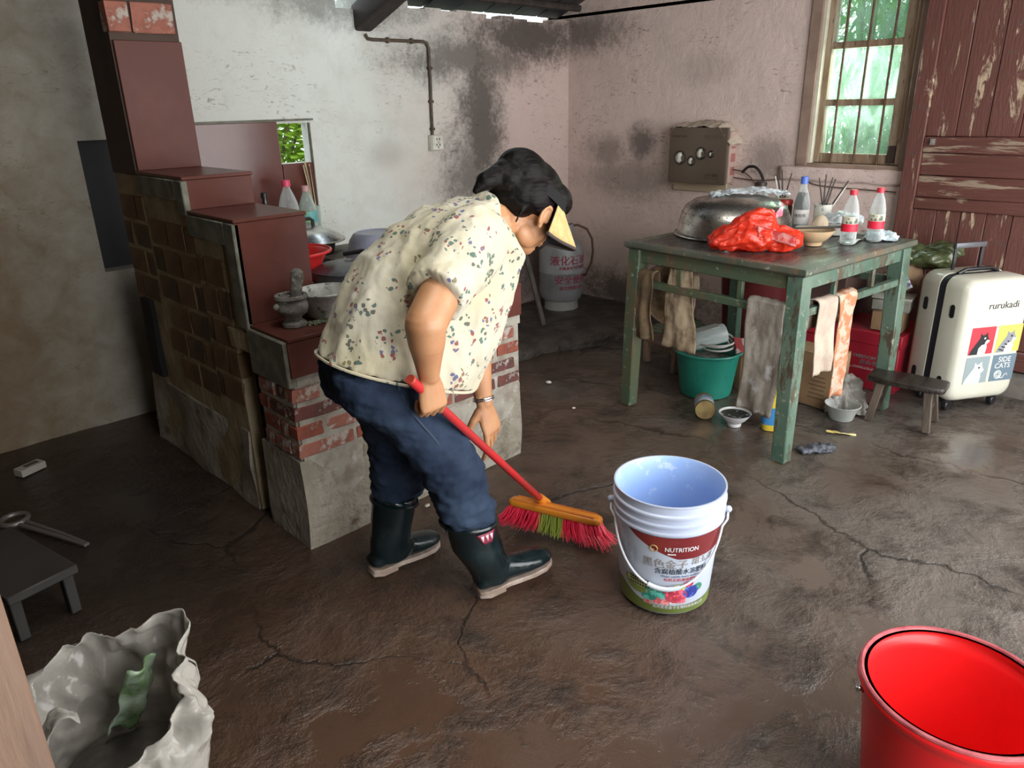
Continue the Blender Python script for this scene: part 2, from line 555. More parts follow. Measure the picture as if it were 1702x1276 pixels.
# unseen partition, added beside the timber post to shade the firing side of the stove
structure(MB().box(-1.4, .62, -.1, -.03, .74, 3.3).build('wall_shade_partition', M_PLAST2, smooth=False))
mb = MB()
mb.box(-1.6, -1.12, -.1, .20, -.95, 4.2)
mb.box(.20, -1.12, 2.35, 4.36, -.95, 4.2)
structure(mb.build('wall_front', M_PLAST2, smooth=False))
M_POST = mat('pale_raw_timber', (.185, .115, .078), .6, c2=(.13, .078, .054), scale=5, stretch=(6, 6, .6), bmp=.3, bscale=30)
mb = MB()
mb.box(-.03, .575, 0, .044, .745, 2.9)
structure(mb.build('trim_2', M_POST, bevel=.012, seg=3))

# sloping roof: boards on rafters, rising from the socket wall towards the doorway
slope = .36
def roof_z(y): return 2.045 + (YW - y) * slope
mb2 = MB()
def cover(xa_, xb_, ya_, yb_):
    mb2.loft([[(xa_, y, roof_z(y)+.035), (xb_, y, roof_z(y)+.035), (xb_, y, roof_z(y)+.05), (xa_, y, roof_z(y)+.05)] for y in (ya_, yb_)])
cover(-1.6, .90, 3.975, -1); cover(.90, 1.40, 3.975, 1.65); cover(.90, 1.40, .45, -1); cover(1.40, 2.45, 3.975, -1); cover(2.66, 4.9, 3.975, -1)
structure(mb2.build('ceiling', M_ROOF, smooth=False))
BOARDS = {}
ceil = bpy.data.objects['ceiling']
for k in range(26):                            # roof boards, each its own piece
    if k == 16: continue                       # one gap where daylight comes in beside the rafter
    x0 = -1.6 + k * .25
    spans = [(3.98, -1.0)] if k not in (10, 11) else [(3.98, 1.65), (.45, -1.0)]     # roof opening added out of view to light her back
    for ya, yb in spans:
        key = (ya, yb)
        if key not in BOARDS:
            BOARDS[key] = MB().loft([[(0, y, roof_z(y)), (.238, y, roof_z(y)), (.238, y, roof_z(y)+.03), (0, y, roof_z(y)+.03)] for y in (ya, yb)]).mesh('roof_board', M_ROOF, smooth=False)
        o = bpy.data.objects.new('roof_board', BOARDS[key])
        COL.objects.link(o)
        o.parent = ceil
        o.location = (x0, 0, random.uniform(-.006, .004))
# rafter whose sooty end rests in the socket wall
mb = MB()
mb.loft([[(2.57, 3.90, 1.835), (2.69, 3.90, 1.835), (2.69, 3.90, 1.975), (2.57, 3.90, 1.975)],
         [(2.60, -.9, 1.835+4.8*slope), (2.72, -.9, 1.835+4.8*slope), (2.72, -.9, 1.975+4.8*slope), (2.60, -.9, 1.975+4.8*slope)]])
structure(mb.build('trim_3', M_BEAM, bevel=.02, seg=2))
mb = MB()
mb.tube([(2.75, 3.72, 2.055), (3.3, 3.73, 2.052), (4.3, 3.72, 2.045)], .022, 8)
structure(mb.build('trim_4', M_BEAM))

# ------------------------------------------------------------------ window
M_WFRAME = mat('weathered_brown_window_wood', (.25, .16, .10), .65, c2=(.36, .27, .19), scale=8, stretch=(3, 3, .5), c3=(.10, .07, .05), s3=22, bmp=.35, bscale=50)
M_WOUT = mat('brown_painted_reveal', (.23, .15, .115), .7, c2=(.32, .22, .17), scale=5, bmp=.3)
M_PALE = mat('pale_edge_timber', (.62, .58, .47), .7, c2=(.5, .45, .35), scale=7)
M_RUST = mat('rusty_iron_rod', (.10, .055, .035), .6, metal=.4, c2=(.17, .09, .05), scale=40, bmp=.5, bscale=90)
def pane_mat():
    m, N, L, P = nt('dusty_window_glass')
    co = coord_of(N, L)
    P.inputs['Base Color'].default_value = (.62, .78, .70, 1)
    P.inputs['Roughness'].default_value = .08
    tr = N.new('ShaderNodeBsdfTransparent')
    tr.inputs[0].default_value = (.90, .98, .93, 1)
    tl = N.new('ShaderNodeBsdfTranslucent')
    tl.inputs[0].default_value = (.62, .80, .72, 1)
    a = N.new('ShaderNodeMixShader'); a.inputs[0].default_value = .6
    L.new(P.outputs[0], a.inputs[1]); L.new(tl.outputs[0], a.inputs[2])
    b = N.new('ShaderNodeMixShader')
    L.new(ramp(N, L, noise_node(N, L, coord_of(N, L, (1, 1, .45)), 9, 5, .65, .8), .42, .75, (.10, .10, .10, 1), (.42, .42, .42, 1)), b.inputs[0])
    L.new(tr.outputs[0], b.inputs[1]); L.new(a.outputs[0], b.inputs[2])
    L.new(b.outputs[0], N['Material Output'].inputs[0])
    return m
M_PANE = pane_mat()
win = structure(thing('window_1', None, None))
win['kind'] = 'structure'
mb = MB()                                       # outer reveal boards set in the wall
mb.box(XW-.015, 2.02, 1.075, XW+.2, 2.085, 2.25); mb.box(XW-.012, 1.455, 1.075, XW+.2, 1.515, 2.25)
mb.box(XW-.01, 1.455, 1.055, XW+.2, 2.085, 1.088)
mb.build('window_reveal', M_WOUT, win, bevel=.004)
mb = MB().box(XW+.0, 2.003, 1.088, XW+.06, 2.02, 2.25)
mb.build('pale_strip', M_PALE, win)
mb = MB()                                       # casement frame
xa, xb = XW+.035, XW+.085
mb.box(xa, 1.968, 1.09, xb, 2.003, 2.25); mb.box(xa, 1.515, 1.09, xb, 1.598, 2.25)
mb.box(xa-.012, 1.515, 1.09, xa, 1.548, 2.25)
mb.box(xa, 1.598, 1.09, xb, 1.968, 1.142); mb.box(xa, 1.598, 2.2, xb, 1.968, 2.25)
mb.build('casement_frame', M_WFRAME, win, bevel=.003)
for z in (1.412, 1.705, 2.0):
    MB().box(xa, 1.598, z-.017, xb, 1.968, z+.017).build('crossbar', M_WFRAME, win, bevel=.003)
for z0, z1 in ((1.142, 1.395), (1.429, 1.688), (1.722, 1.983), (2.017, 2.2)):
    MB().box(xa+.022, 1.598, z0, xa+.027, 1.968, z1).build('pane', M_PANE, win)
for i, y in enumerate((1.889, 1.762, 1.636)):
    mb = MB().tube([(XW+.012, y, 1.07), (XW+.011, y+.002, 1.5), (XW+.012, y-.001, 2.24)], .0065, 8)
    mb.build('iron_bar', M_RUST, win)
mb = MB()                                       # dusty green casement beyond the right jamb
mb.box(XW-.004, 1.475, 1.10, XW+.01, 1.492, 2.25)
mb.build('paint_strip', mat('old_green_paint', (.16, .24, .20), .6, c2=(.4, .42, .36), scale=20), win)
mb = MB().box(xa-.016, 1.552, 1.10, xa-.004, 1.590, 1.19)
mb.build('hinge', mat('dark_hinge', (.05, .03, .025), .6), win, bevel=.003)
# mortar band and crack under the sill
mb = MB()
mb.grid(lambda u, v: (XW-.012 + .006*noise.noise(Vector((u*9, v*4, 1))), 2.18-.78*u, .99+.075*v + .006*noise.noise(Vector((u*7, v, 5)))), 30, 4)
structure(mb.build('trim_5', M_WALLR, solid=.012))

# ------------------------------------------------------------------ old plank door standing open against the window wall
def door_paint():
    m, N, L, P = nt('flaking_maroon_paint')
    co = coord_of(N, L)
    st = coord_of(N, L, (1, 7, 1.1))
    flake = ramp(N, L, noise_node(N, L, st, 2.6, 7, .66, .5), .585, .61)
    edge = ramp(N, L, noise_node(N, L, co, 16, 6, .7), .40, .55)
    bare = mixc(N, L, noise_node(N, L, coord_of(N, L, (1, 14, 1)), 9, 5, .7), (.50, .38, .24), (.30, .22, .16))
    paint = mixc(N, L, noise_node(N, L, st, 5, 6, .7), (.075, .022, .017), (.145, .050, .037))
    c = mixc(N, L, math_node(N, L, 'MULTIPLY', flake, edge), paint, bare)
    c = mixc(N, L, ramp(N, L, noise_node(N, L, coord_of(N, L, (1, 2, 9)), 3, 6, .7), .60, .70), c, (.075, .055, .04))
    L.new(c, P.inputs['Base Color'])
    P.inputs['Roughness'].default_value = .55
    bump(N, L, P, math_node(N, L, 'ADD', math_node(N, L, 'MULTIPLY', flake, -.6), noise_node(N, L, st, 14, 5, .7)), .5, .006)
    return m
def door_paint_h():
    m, N, L, P = nt('worn_maroon_rail_paint')
    st = coord_of(N, L, (1, 1.0, 9))
    flake = ramp(N, L, noise_node(N, L, st, 2.2, 7, .7, .4), .57, .62)
    paint = mixc(N, L, noise_node(N, L, st, 4, 6, .7), (.065, .020, .016), (.14, .050, .037))
    bare = mixc(N, L, noise_node(N, L, st, 12, 5, .7), (.38, .29, .2), (.16, .11, .085))
    L.new(mixc(N, L, flake, paint, bare), P.inputs['Base Color'])
    P.inputs['Roughness'].default_value = .5
    bump(N, L, P, noise_node(N, L, st, 9, 6, .7), .5, .008)
    return m
M_DOOR, M_DOORH = door_paint(), door_paint_h()
door = structure(thing('door_1', None, None))
XD = 4.28
def dpiece(name, y0, y1, z0, z1, x0, x1, m, bev=.004):
    return MB().box(x0, y0, z0, x1, y1, z1).build(name, m, door, bevel=bev)
dpiece('stile', 1.385, 1.465, .12, 2.45, XD, XD+.06, M_DOOR)
dpiece('stile', .62, .70, .12, 2.45, XD, XD+.06, M_DOOR)
dpiece('rail', .70, 1.385, 1.165, 1.245, XD+.003, XD+.055, M_DOORH)
dpiece('rail', .70, 1.385, .885, .945, XD+.003, XD+.055, M_DOORH)
dpiece('rail', .70, 1.385, .12, .22, XD+.003, XD+.055, M_DOORH)
dpiece('rail', .70, 1.385, 2.35, 2.45, XD+.003, XD+.055, M_DOORH)
for i in range(5):                              # upright planks, upper field
    y1 = 1.385 - i * .137
    dpiece('plank', y1-.135, y1, 1.245, 2.35, XD+.018 + .004*(i % 2), XD+.045, M_DOOR, .003)
for i in range(2):                              # lying planks between the two rails
    dpiece('plank', .70, 1.385, .945+.11*i, 1.053+.112*i, XD+.016+.004*i, XD+.045, M_DOORH, .003)
for i in range(6):                              # upright planks, lower field
    y1 = 1.385 - i * .1142
    dpiece('plank', y1-.1125, y1, .22, .885, XD+.018 + .004*(i % 2), XD+.045, M_DOOR, .003)
mb = MB().box(XD-.006, 1.33, 1.205, XD+.004, 1.352, 1.235)
mb.tube([(XD-.004, 1.341, 1.22), (XD-.02, 1.341, 1.22)], .006, 8)
mb.build('latch', mat('dull_steel', (.45, .42, .4), .45, metal=.8), door)
# concrete kerb under the door
structure(MB().box(4.24, .3, -.02, 4.40, 1.55, .11).build('trim_6', mat('kerb_concrete', (.16, .14, .12), .6, c2=(.09, .08, .07), scale=9, bmp=.5), bevel=.015, seg=2))
# ------------------------------------------------------------------ the woman sweeping
def skin_mat():
    m, N, L, P = nt('tanned_skin')
    co = coord_of(N, L)
    c = mixc(N, L, ramp(N, L, noise_node(N, L, co, 16, 4, .6), .35, .7), (.47, .235, .115), (.40, .185, .088))
    L.new(c, P.inputs['Base Color'])
    P.inputs['Roughness'].default_value = .48
    P.inputs['Subsurface Weight'].default_value = .12
    P.inputs['Subsurface Radius'].default_value = (.012, .004, .002)
    bump(N, L, P, noise_node(N, L, co, 180, 3, .6), .12, .002)
    return m
def shirt_mat():
    m, N, L, P = nt('cream_cotton_with_small_flower_sprigs')
    co0 = coord_of(N, L)
    wob = N.new('ShaderNodeTexNoise'); wob.inputs['Scale'].default_value = 42; wob.inputs['Detail'].default_value = 2
    L.new(co0, wob.inputs['Vector'])
    av = N.new('ShaderNodeVectorMath'); av.operation = 'MULTIPLY_ADD'
    L.new(wob.outputs['Color'], av.inputs[0]); av.inputs[1].default_value = (.014, .014, .014); L.new(co0, av.inputs[2])
    co = av.outputs[0]
    def vor(scale, rnd=1.0):
        v = N.new('ShaderNodeTexVoronoi')
        v.inputs['Scale'].default_value = scale
        v.inputs['Randomness'].default_value = rnd
        L.new(co, v.inputs['Vector'])
        return v
    big, small = vor(17, .7), vor(72, 1)
    near = math_node(N, L, 'LESS_THAN', big.outputs['Distance'], .44)
    dots = math_node(N, L, 'LESS_THAN', small.outputs['Distance'], .47)
    keep = N.new('ShaderNodeSeparateColor')
    L.new(small.outputs['Color'], keep.inputs[0])
    some = math_node(N, L, 'GREATER_THAN', keep.outputs[0], .28)
    msk = math_node(N, L, 'MULTIPLY', math_node(N, L, 'MULTIPLY', near, dots), some)
    sc = N.new('ShaderNodeSeparateColor')
    L.new(big.outputs['Color'], sc.inputs[0])
    r = N.new('ShaderNodeValToRGB')
    r.color_ramp.interpolation = 'CONSTANT'
    cols = [(0, (.05, .06, .05)), (.28, (.035, .10, .085)), (.5, (.21, .025, .035)), (.68, (.06, .07, .19)), (.84, (.16, .12, .04))]
    el = r.color_ramp.elements
    el[0].position, el[0].color = cols[0][0], (*cols[0][1], 1)
    el[1].position, el[1].color = cols[1][0], (*cols[1][1], 1)
    for p, c in cols[2:]:
        e = el.new(p)
        e.color = (*c, 1)
    mixr = math_node(N, L, 'ADD', math_node(N, L, 'MULTIPLY', sc.outputs[0], .75), math_node(N, L, 'MULTIPLY', keep.outputs[1], .3))
    L.new(mixr, r.inputs[0])
    base = mixc(N, L, ramp(N, L, noise_node(N, L, co, 5, 3, .5), .4, .65), (.515, .475, .38), (.51, .455, .315))
    L.new(mixc(N, L, math_node(N, L, 'MULTIPLY', msk, .85), base, r.outputs[0]), P.inputs['Base Color'])
    P.inputs['Roughness'].default_value = .85
    P.inputs['Specular IOR Level'].default_value = .2
    P.inputs['Sheen Weight'].default_value = .15
    bump(N, L, P, noise_node(N, L, coord_of(N, L, (1, 1, .6)), 26, 5, .6), .35, .01)
    return m
M_SKIN, M_SHIRT = skin_mat(), shirt_mat()
M_HAIR = mat('black_hair', (.0032, .0025, .0025), .40, c2=(.008, .0055, .005), scale=30, stretch=(.4, 1, 3), bmp=.3, bscale=160, spec=.13)
M_JEANS = mat('dark_blue_denim', (.012, .020, .042), .85, c2=(.030, .048, .082), scale=6, lo=.38, hi=.72, bmp=.3, bscale=160, spec=.25)
M_BOOT = mat('black_green_wet_rubber', (.0045, .010, .012), .13, c2=(.010, .020, .022), scale=9, spec=.6, rough2=.30, bmp=.12, bscale=24)
M_SOLE = mat('pale_pinkish_rubber_sole', (.50, .40, .34), .6, c2=(.30, .22, .17), scale=14)
M_SILVER = mat('silver', (.85, .83, .80), .18, metal=1)

person = thing('person', 'woman in floral shirt, dark jeans, black rubber boots and tan visor bending to sweep', 'person', (1.28, 1.64, 0), R(-12))
def B(a, s, z): return Vector((a, -s, z))

# ---- body: one continuous skin
hd_c = B(.322, .0, 1.15)
ph, yw = R(44), R(12)
hf = Vector((math.cos(ph)*math.cos(yw), math.cos(ph)*math.sin(yw), -math.sin(ph)))
hl = Vector((-math.sin(yw), math.cos(yw), 0))
hu = hf.cross(hl)
HM = Matrix((hf, hl, hu)).transposed().to_4x4()
HM.translation = hd_c

def hand(mb, M, curls, thumb, left=False, spread=.0, k=1.0):
    sg = -1 if left else 1
    def P_(x, y, z): return M @ Vector((x*k, sg*y*k, z*k))
    def ell(x, w, t, dz=0):
        return [P_(x, w*math.cos(a), t*math.sin(a)+dz) for a in [2*math.pi*i/14 for i in range(14)]]
    mb.loft([ell(-.03, .025, .019), ell(0, .028, .019), ell(.03, .036, .019, -.002), ell(.06, .041, .017, -.002), ell(.088, .042, .013), ell(.096, .036, .010)])
    lens = [(.040, .026, .021), (.045, .029, .022), (.041, .027, .022), (.031, .020, .019)]
    ys = [.031, .0105, -.0105, -.030]
    for i in range(4):
        a0 = (1.5 - i) * spread
        x, z, ang = .088, -.001, 0
        pts, rad = [P_(x-.02, ys[i], z), P_(x, ys[i], z)], [.0095*k, .0098*k]
        for j in range(3):
            ang += R(curls[i][j])
            x += lens[i][j]*math.cos(ang); z -= lens[i][j]*math.sin(ang)
            pts.append(P_(x, ys[i] + (x-.088)*math.tan(a0), z))
            rad.append((.0092, .0084, .0072)[j]*k*(.9 if i == 3 else 1))
        mb.chain(pts, rad, 10)
    mb.chain([P_(*p) for p in thumb], [.0155*k, .0125*k, .0105*k, .0085*k], 10)

mb = MB()
mb.chain([B(-.2, 0, .80), B(-.06, 0, .94), B(.10, 0, 1.06), B(.19, 0, 1.125)], [.115, .115, .11, .075], 16)
mb.chain([B(.19, 0, 1.125), B(.235, 0, 1.13), B(.29, 0, 1.125)], [.065, .052, .050], 14)           # neck
for c, r in [((-.010, 0, .030), (.100, .076, .086)), ((.030, 0, -.030), (.062, .062, .078)), ((.050, 0, -.088), (.034, .036, .026)),
             ((.015, .030, -.072), (.045, .024, .034)), ((.015, -.030, -.072), (.045, .024, .034)),
             ((.052, .034, -.040), (.030, .026, .028)), ((.052, -.034, -.040), (.030, .026, .028)),
             ((.083, 0, .018), (.014, .040, .012)), ((.080, 0, -.075), (.013, .021, .0055)), ((.077, 0, -.085), (.013, .018, .0065)),
             ((.076, .031, -.004), (.012, .014, .008)), ((.076, -.031, -.004), (.012, .014, .008)),
             ((-.006, .077, -.016), (.017, .0085, .028)), ((-.006, -.077, -.016), (.017, .0085, .028)), ((-.002, .074, -.040), (.009, .007, .010)), ((-.002, -.074, -.040), (.009, .007, .010))]:
    mb.ball(c, r, 16, 11, HM)
for s_ in (-1, 1):
    mb.chain([(-.006 + .018*math.cos(R(a)), s_*(.081 + (.004 if a > 60 else 0)), -.014 + .031*math.sin(R(a))) for a in range(-20, 250, 22)], [.0054]*13, 8, HM)
    mb.ball((-.004, s_*.081, -.045), (.009, .005, .010), 10, 7, HM)
mb.chain([(.084, 0, .008), (.096, 0, -.020), (.104, 0, -.040)], [.008, .010, .0125], 10, HM)
for s_ in (.012, -.012): mb.ball((.094, s_, -.044), (.010, .008, .007), 10, 7, HM)
# right arm, close to the camera
SR, ER, WR = B(.030, .140, 1.115), B(-.158, .262, .945), B(-.150, .245, .806)
mb.chain([SR, SR.lerp(ER, .5), ER, ER.lerp(WR, .35), ER.lerp(WR, .7), WR], [.060, .055, .052, .047, .036, .028], 32)
G = B(-.129, .222, .722)                                     # where the broom handle passes through the fist
mb_h = MB()
hand(mb_h, frame(WR, (.10, -.02, -1), (.10, -1, .25)), [(40, 82, 55), (44, 84, 55), (48, 86, 56), (52, 88, 58)],
     [(.022, .022, -.012), (.050, .040, -.026), (.078, .036, -.046), (.098, .018, -.056)], k=1.0)
mb.add(mb_h.v, mb_h.f)
# left arm reaching for the handle
SL, EL, WL = B(.17, -.155, 1.07), B(.185, -.12, .745), B(.187, -.07, .545)
mb.chain([SL, SL.lerp(EL, .5), EL, EL.lerp(WL, .35), EL.lerp(WL, .7), WL], [.058, .052, .046, .046, .035, .026], 32)
mb_h = MB()
hand(mb_h, frame(WL, (.22, -.12, -1), (.42, -1, .25)), [(8, 18, 12), (14, 22, 14), (22, 26, 16), (30, 30, 18)],
     [(.018, .024, -.008), (.038, .046, -.022), (.062, .056, -.040), (.084, .056, -.054)], left=True, spread=.11, k=1.1)
mb.add(mb_h.v, mb_h.f)
body = mb.build('body', M_SKIN, person)
remesh(body, .0031, 6)

# ---- hair
mb = MB()
for c, r in [((-.024, 0, .048), (.112, .091, .094)), ((-.075, 0, .010), (.078, .084, .078)), ((-.100, 0, -.012), (.052, .062, .052)),
             ((-.138, 0, .012), (.046, .056, .052)), ((-.085, 0, .060), (.090, .080, .072)), ((.030, .045, .072), (.062, .048, .046)), ((.030, -.045, .072), (.062, .048, .046)), ((.050, 0, .085), (.05, .06, .034)),
             ((-.050, .070, .020), (.055, .024, .050)), ((-.050, -.070, .020), (.055, .024, .050))]:
    mb.ball(c, r, 18, 12, HM)
mb.chain([(-.165, .0, -.010), (-.190, .0, -.045), (-.198, .004, -.085)], [.032, .027, .010], 10, HM)
for s_ in (-1, 1):
    mb.chain([(.030, s_*.070, .055), (.038, s_*.073, .015), (.034, s_*.072, -.005)], [.018, .010, .005], 8, HM)
    for q in range(2):
        x = .046 + .007*q
        mb.chain([(x-.015, s_*.072, .03), (x, s_*.073, -.02), (x+.012, s_*.072, -.06), (x+.004, s_*.064, -.09)], [.0045, .0042, .004, .003], 7, HM)
    mb.chain([(-.06, s_*.068, -.01), (-.075, s_*.062, -.05), (-.07, s_*.058, -.085)], [.008, .006, .004], 7, HM)
hair = mb.build('hair', M_HAIR, person)
remesh(hair, .0042, 9)
wrinkle(hair, .0012, 110, 2, (.12, 1.2, 1.2))
# ---- visor: black band and tan brim
visor_b = MB()
ring = []
for i in range(25):
    a = R(-115 + 230*i/24)
    ring.append((-.012 + .116*math.cos(a), .096*math.sin(a), .046 + .012*math.cos(a)))
visor_b.loft([[(x, y, z-.015), (x*1.03, y*1.03, z-.015), (x*1.03, y*1.03, z+.015), (x, y, z+.015)] for x, y, z in ring], True, True, True, HM)
visor = visor_b.build('sun_visor', mat('black_visor_band', (.005, .0045, .005), .9), person)
def brim(u, v, dz=0):
    a = R(-82 + 164*u)
    c_, s_ = math.cos(a), math.sin(a)
    rx, ry = .104 + .142*v*max(0, c_)**.6, .092 + .020*v
    return (-.012 + rx*c_, ry*s_, .050 + .006*c_ + .006*v - .030*v*v - .085*v*abs(s_)**2.2 + dz)
mb = MB().grid(lambda u, v: brim(u, v, .0), 28, 8, HM)
mb.build('brim', mat('tan_straw_cloth', (.50, .33, .13), .75, c2=(.58, .41, .19), scale=60, bmp=.3, bscale=300), visor, solid=.004)
mb = MB().grid(lambda u, v: brim(u, v, -.005), 28, 8, HM)
mb.build('brim_lining', mat('black_brim_lining', (.012, .011, .012), .7), visor, solid=.003)
mb = MB().tube([HM @ Vector(brim(i/32, 1, -.002)) for i in range(33)], .0052, 8)
mb.build('brim_piping', mat('dark_brown_piping', (.06, .045, .04), .7), visor)

# ---- shirt: leaning trunk, hanging hem, short sleeves, collar
rings_px = [((-.348, .828), (.082, .664), .176), ((-.308, .901), (.134, .738), .172), ((-.261, .984), (.179, .815), .170), ((-.193, 1.072), (.225, .911), .170),
            ((-.100, 1.142), (.252, .985), .170), ((.011, 1.187), (.254, 1.030), .178), ((.110, 1.203), (.240, 1.055), .135), ((.160, 1.200), (.222, 1.075), .095), ((.185, 1.194), (.210, 1.095), .066)]
def shirt_ring(b, f, w, n=40):
    out = []
    cx, cz = (b[0]+f[0])/2, (b[1]+f[1])/2
    dx, dz = (f[0]-b[0])/2, (f[1]-b[1])/2
    for j in range(n):
        t = 2*math.pi*j/n
        c_, s_ = math.cos(t), math.sin(t)
        c2 = math.copysign(abs(c_)**.85, c_)
        s2 = math.copysign(abs(s_)**.85, s_)
        out.append(B(cx + dx*c2, w*s2, cz + dz*c2))
    return out
mb = MB()
rs = []
for i in range(len(rings_px)-1):
    for k in range(4):
        t = k/4
        a, b_ = rings_px[i], rings_px[i+1]
        rs.append(shirt_ring([a[0][q]+(b_[0][q]-a[0][q])*t for q in (0, 1)], [a[1][q]+(b_[1][q]-a[1][q])*t for q in (0, 1)], a[2]+(b_[2]-a[2])*t))
rs.append(shirt_ring(*rings_px[-1]))
mb.loft(rs)
def sleeve(p, q, end, r0, r1, r2):
    mb.chain([p, p.lerp(q, .5)], [r0, (r0+r1)/2], 18)
    mb.tube([p, p.lerp(q, .45), p.lerp(q, .85), q], [r0, r1*1.03, r1, r1*1.04], 20)
sleeve(B(.068, .105, 1.10), B(-.108, .222, 1.005), None, .104, .077, .07)
sleeve(B(.150, -.115, 1.08), B(.175, -.145, .915), None, .095, .072, .07)
mb.chain([B(.185, .05, 1.185), B(.205, .064, 1.12), B(.235, .05, 1.04)], [.012, .014, .012], 10)
mb.chain([B(.185, -.05, 1.185), B(.205, -.064, 1.12), B(.235, -.05, 1.04)], [.012, .014, .012], 10)
mb.chain([B(.185, .05, 1.185), B(.168, 0, 1.21), B(.185, -.05, 1.185)], [.018, .02, .018], 10)
shirt = mb.build('shirt', M_SHIRT, person)
remesh(shirt, .0065, 5)
def folds(co):
    low = max(0, min(1, (1.05 - co.z) / .35))
    return .5 + .9*low
wrinkle(shirt, .016, 5.5, 3, (1.0, 1.6, .55), folds)
wrinkle(shirt, .009, 9, 14, (1.3, 1.3, .6), ridge=True)
wrinkle(shirt, .004, 20, 4, (1, 1.3, .5))
# hem seam and rolled cuff as raised edges
mb = MB()
mb.tube([p for p in shirt_ring((-.350, .826), (.083, .663), .178, 48)], .0045, 6, closed=True)
mb.build('hem', M_SHIRT, person)

# ---- jeans
mb = MB()
def leg(rows):
    out = []
    fine = []
    for i in range(len(rows)-1):
        for k in range(4):
            t = k/4
            fine.append([rows[i][q]+(rows[i+1][q]-rows[i][q])*t for q in range(6)])
    fine.append(rows[-1])
    for a0, z0, a1, z1, s, w in fine:
        out.append([B((a0+a1)/2 + (a1-a0)/2*math.cos(t), s + w*math.sin(t), (z0+z1)/2 + (z1-z0)/2*math.cos(t)) for t in [2*math.pi*j/28 for j in range(28)]])
    mb.loft(out)
leg([(-.345, .800, -.055, .735, .062, .092), (-.340, .740, -.070, .690, .078, .095), (-.292, .670, -.025, .615, .088, .094), (-.225, .605, .026, .545, .098, .090),
     (-.170, .525, .055, .465, .115, .088), (-.136, .462, .066, .400, .122, .085), (-.112, .390, .078, .345, .130, .088), (-.104, .330, .086, .298, .138, .090), (-.085, .295, .070, .270, .14, .074)])
leg([(-.340, .800, -.060, .735, -.062, .092), (-.320, .730, -.060, .690, -.078, .095), (-.250, .640, -.030, .590, -.092, .100), (-.222, .560, -.018, .510, -.098, .092),
     (-.205, .480, -.004, .430, -.106, .088), (-.198, .410, .004, .360, -.115, .086), (-.196, .345, -.012, .305, -.13, .086), (-.192, .290, -.040, .255, -.14, .076)])
mb.ball(B(-.205, 0, .755), (.130, .145, .09), 20, 14)
mb.ball(B(-.250, .068, .735), (.085, .090, .085), 16, 12)
mb.ball(B(-.250, -.068, .735), (.085, .090, .085), 16, 12)
jeans = mb.build('jeans', M_JEANS, person)
remesh(jeans, .008, 3)
wrinkle(jeans, .013, 7, 5, (1, 1, 1.9), lambda c: .35 + .9*max(0, min(1, (.62 - c.z)/.25)))
wrinkle(jeans, .005, 22, 6, (1, 1, 1.6))
mb = MB()                                        # outer seam of the near leg
seam = [(-.20, .76, .158), (-.185, .70, .174), (-.15, .645, .182), (-.12, .60, .186), (-.085, .54, .188)]
mb.tube([B(a, s, z) for a, z, s in seam], .003, 6)
mb.build('seam', mat('faded_seam', (.04, .055, .085), .9), person)

# ---- rubber boots
def boot(name, shaft, heel, yaw, pitch, roll_s, with_emblem):
    mb = MB()
    out = []
    for a0, z0, a1, z1, s, w in shaft:
        out.append([B((a0+a1)/2 + (a1-a0)/2*math.cos(t), s + w*math.sin(t), (z0+z1)/2 + (z1-z0)/2*math.cos(t)) for t in [2*math.pi*j/28 for j in range(28)]])
    mb.loft(out)
    fm = Matrix.Translation(heel) @ Matrix.Rotation(yaw, 4, 'Z') @ Matrix.Rotation(-pitch, 4, 'Y')
    foot = [(.0, .030, .030, .052), (.02, .037, .012, .085), (.06, .038, .010, .105), (.10, .037, .010, .100), (.14, .041, .010, .084), (.18, .046, .010, .074), (.22, .045, .011, .066), (.25, .036, .014, .058), (.268, .02, .022, .048)]
    rr = []
    for x, w, z0, z1 in foot:
        rr.append([fm @ Vector((x, w*math.cos(t), (z0+z1)/2 + (z1-z0)/2*math.sin(t))) for t in [2*math.pi*j/20 for j in range(20)]])
    mb.loft(rr)
    o = mb.build(name, M_BOOT, person)
    remesh(o, .006, 3)
    sb = MB()
    pts = [(.002, .020), (.03, .036), (.07, .038), (.10, .036), (.14, .042), (.19, .047), (.23, .044), (.258, .028), (.270, .010)]
    outl = [(x, w) for x, w in pts] + [(x, -w) for x, w in pts[::-1]]
    sb.loft([[fm @ Vector((x, y, z)) for x, y in outl] for z in (.0, .016)])
    heelb = [(x, y) for x, y in [(.0, .02), (.03, .037), (.085, .037), (.085, -.037), (.03, -.037), (.0, -.02)]]
    sb.loft([[fm @ Vector((x, y, z)) for x, y in heelb] for z in (-.010, .004)])
    sb.build('sole', M_SOLE, o, bevel=.003)
    return o
shR_ = [(-.088, .320, .080, .300, .140, .072), (-.085, .290, .084, .272, .141, .074), (-.060, .190, .106, .160, .147, .066), (-.020, .120, .124, .105, .150, .056), (.0, .075, .140, .075, .150, .048), (.02, .045, .13, .045, .150, .042)]
shL_ = [(-.190, .295, -.050, .262, -.140, .070), (-.192, .275, -.050, .240, -.140, .072), (-.203, .180, -.072, .150, -.148, .066), (-.212, .110, -.076, .095, -.150, .056), (-.214, .070, -.062, .065, -.150, .048), (-.20, .04, -.08, .04, -.15, .042)]
bR = boot('rubber_boot', shR_, B(.012, .150, .014), R(-4), R(7), 0, True)
bL = boot('rubber_boot', shL_, B(-.222, -.150, .010), R(7), R(0), 0, False)
M_EMB = mat('dark_red_emblem', (.22, .025, .05), .4)
M_EMW = mat('pinkish_white_print', (.75, .5, .55), .5)
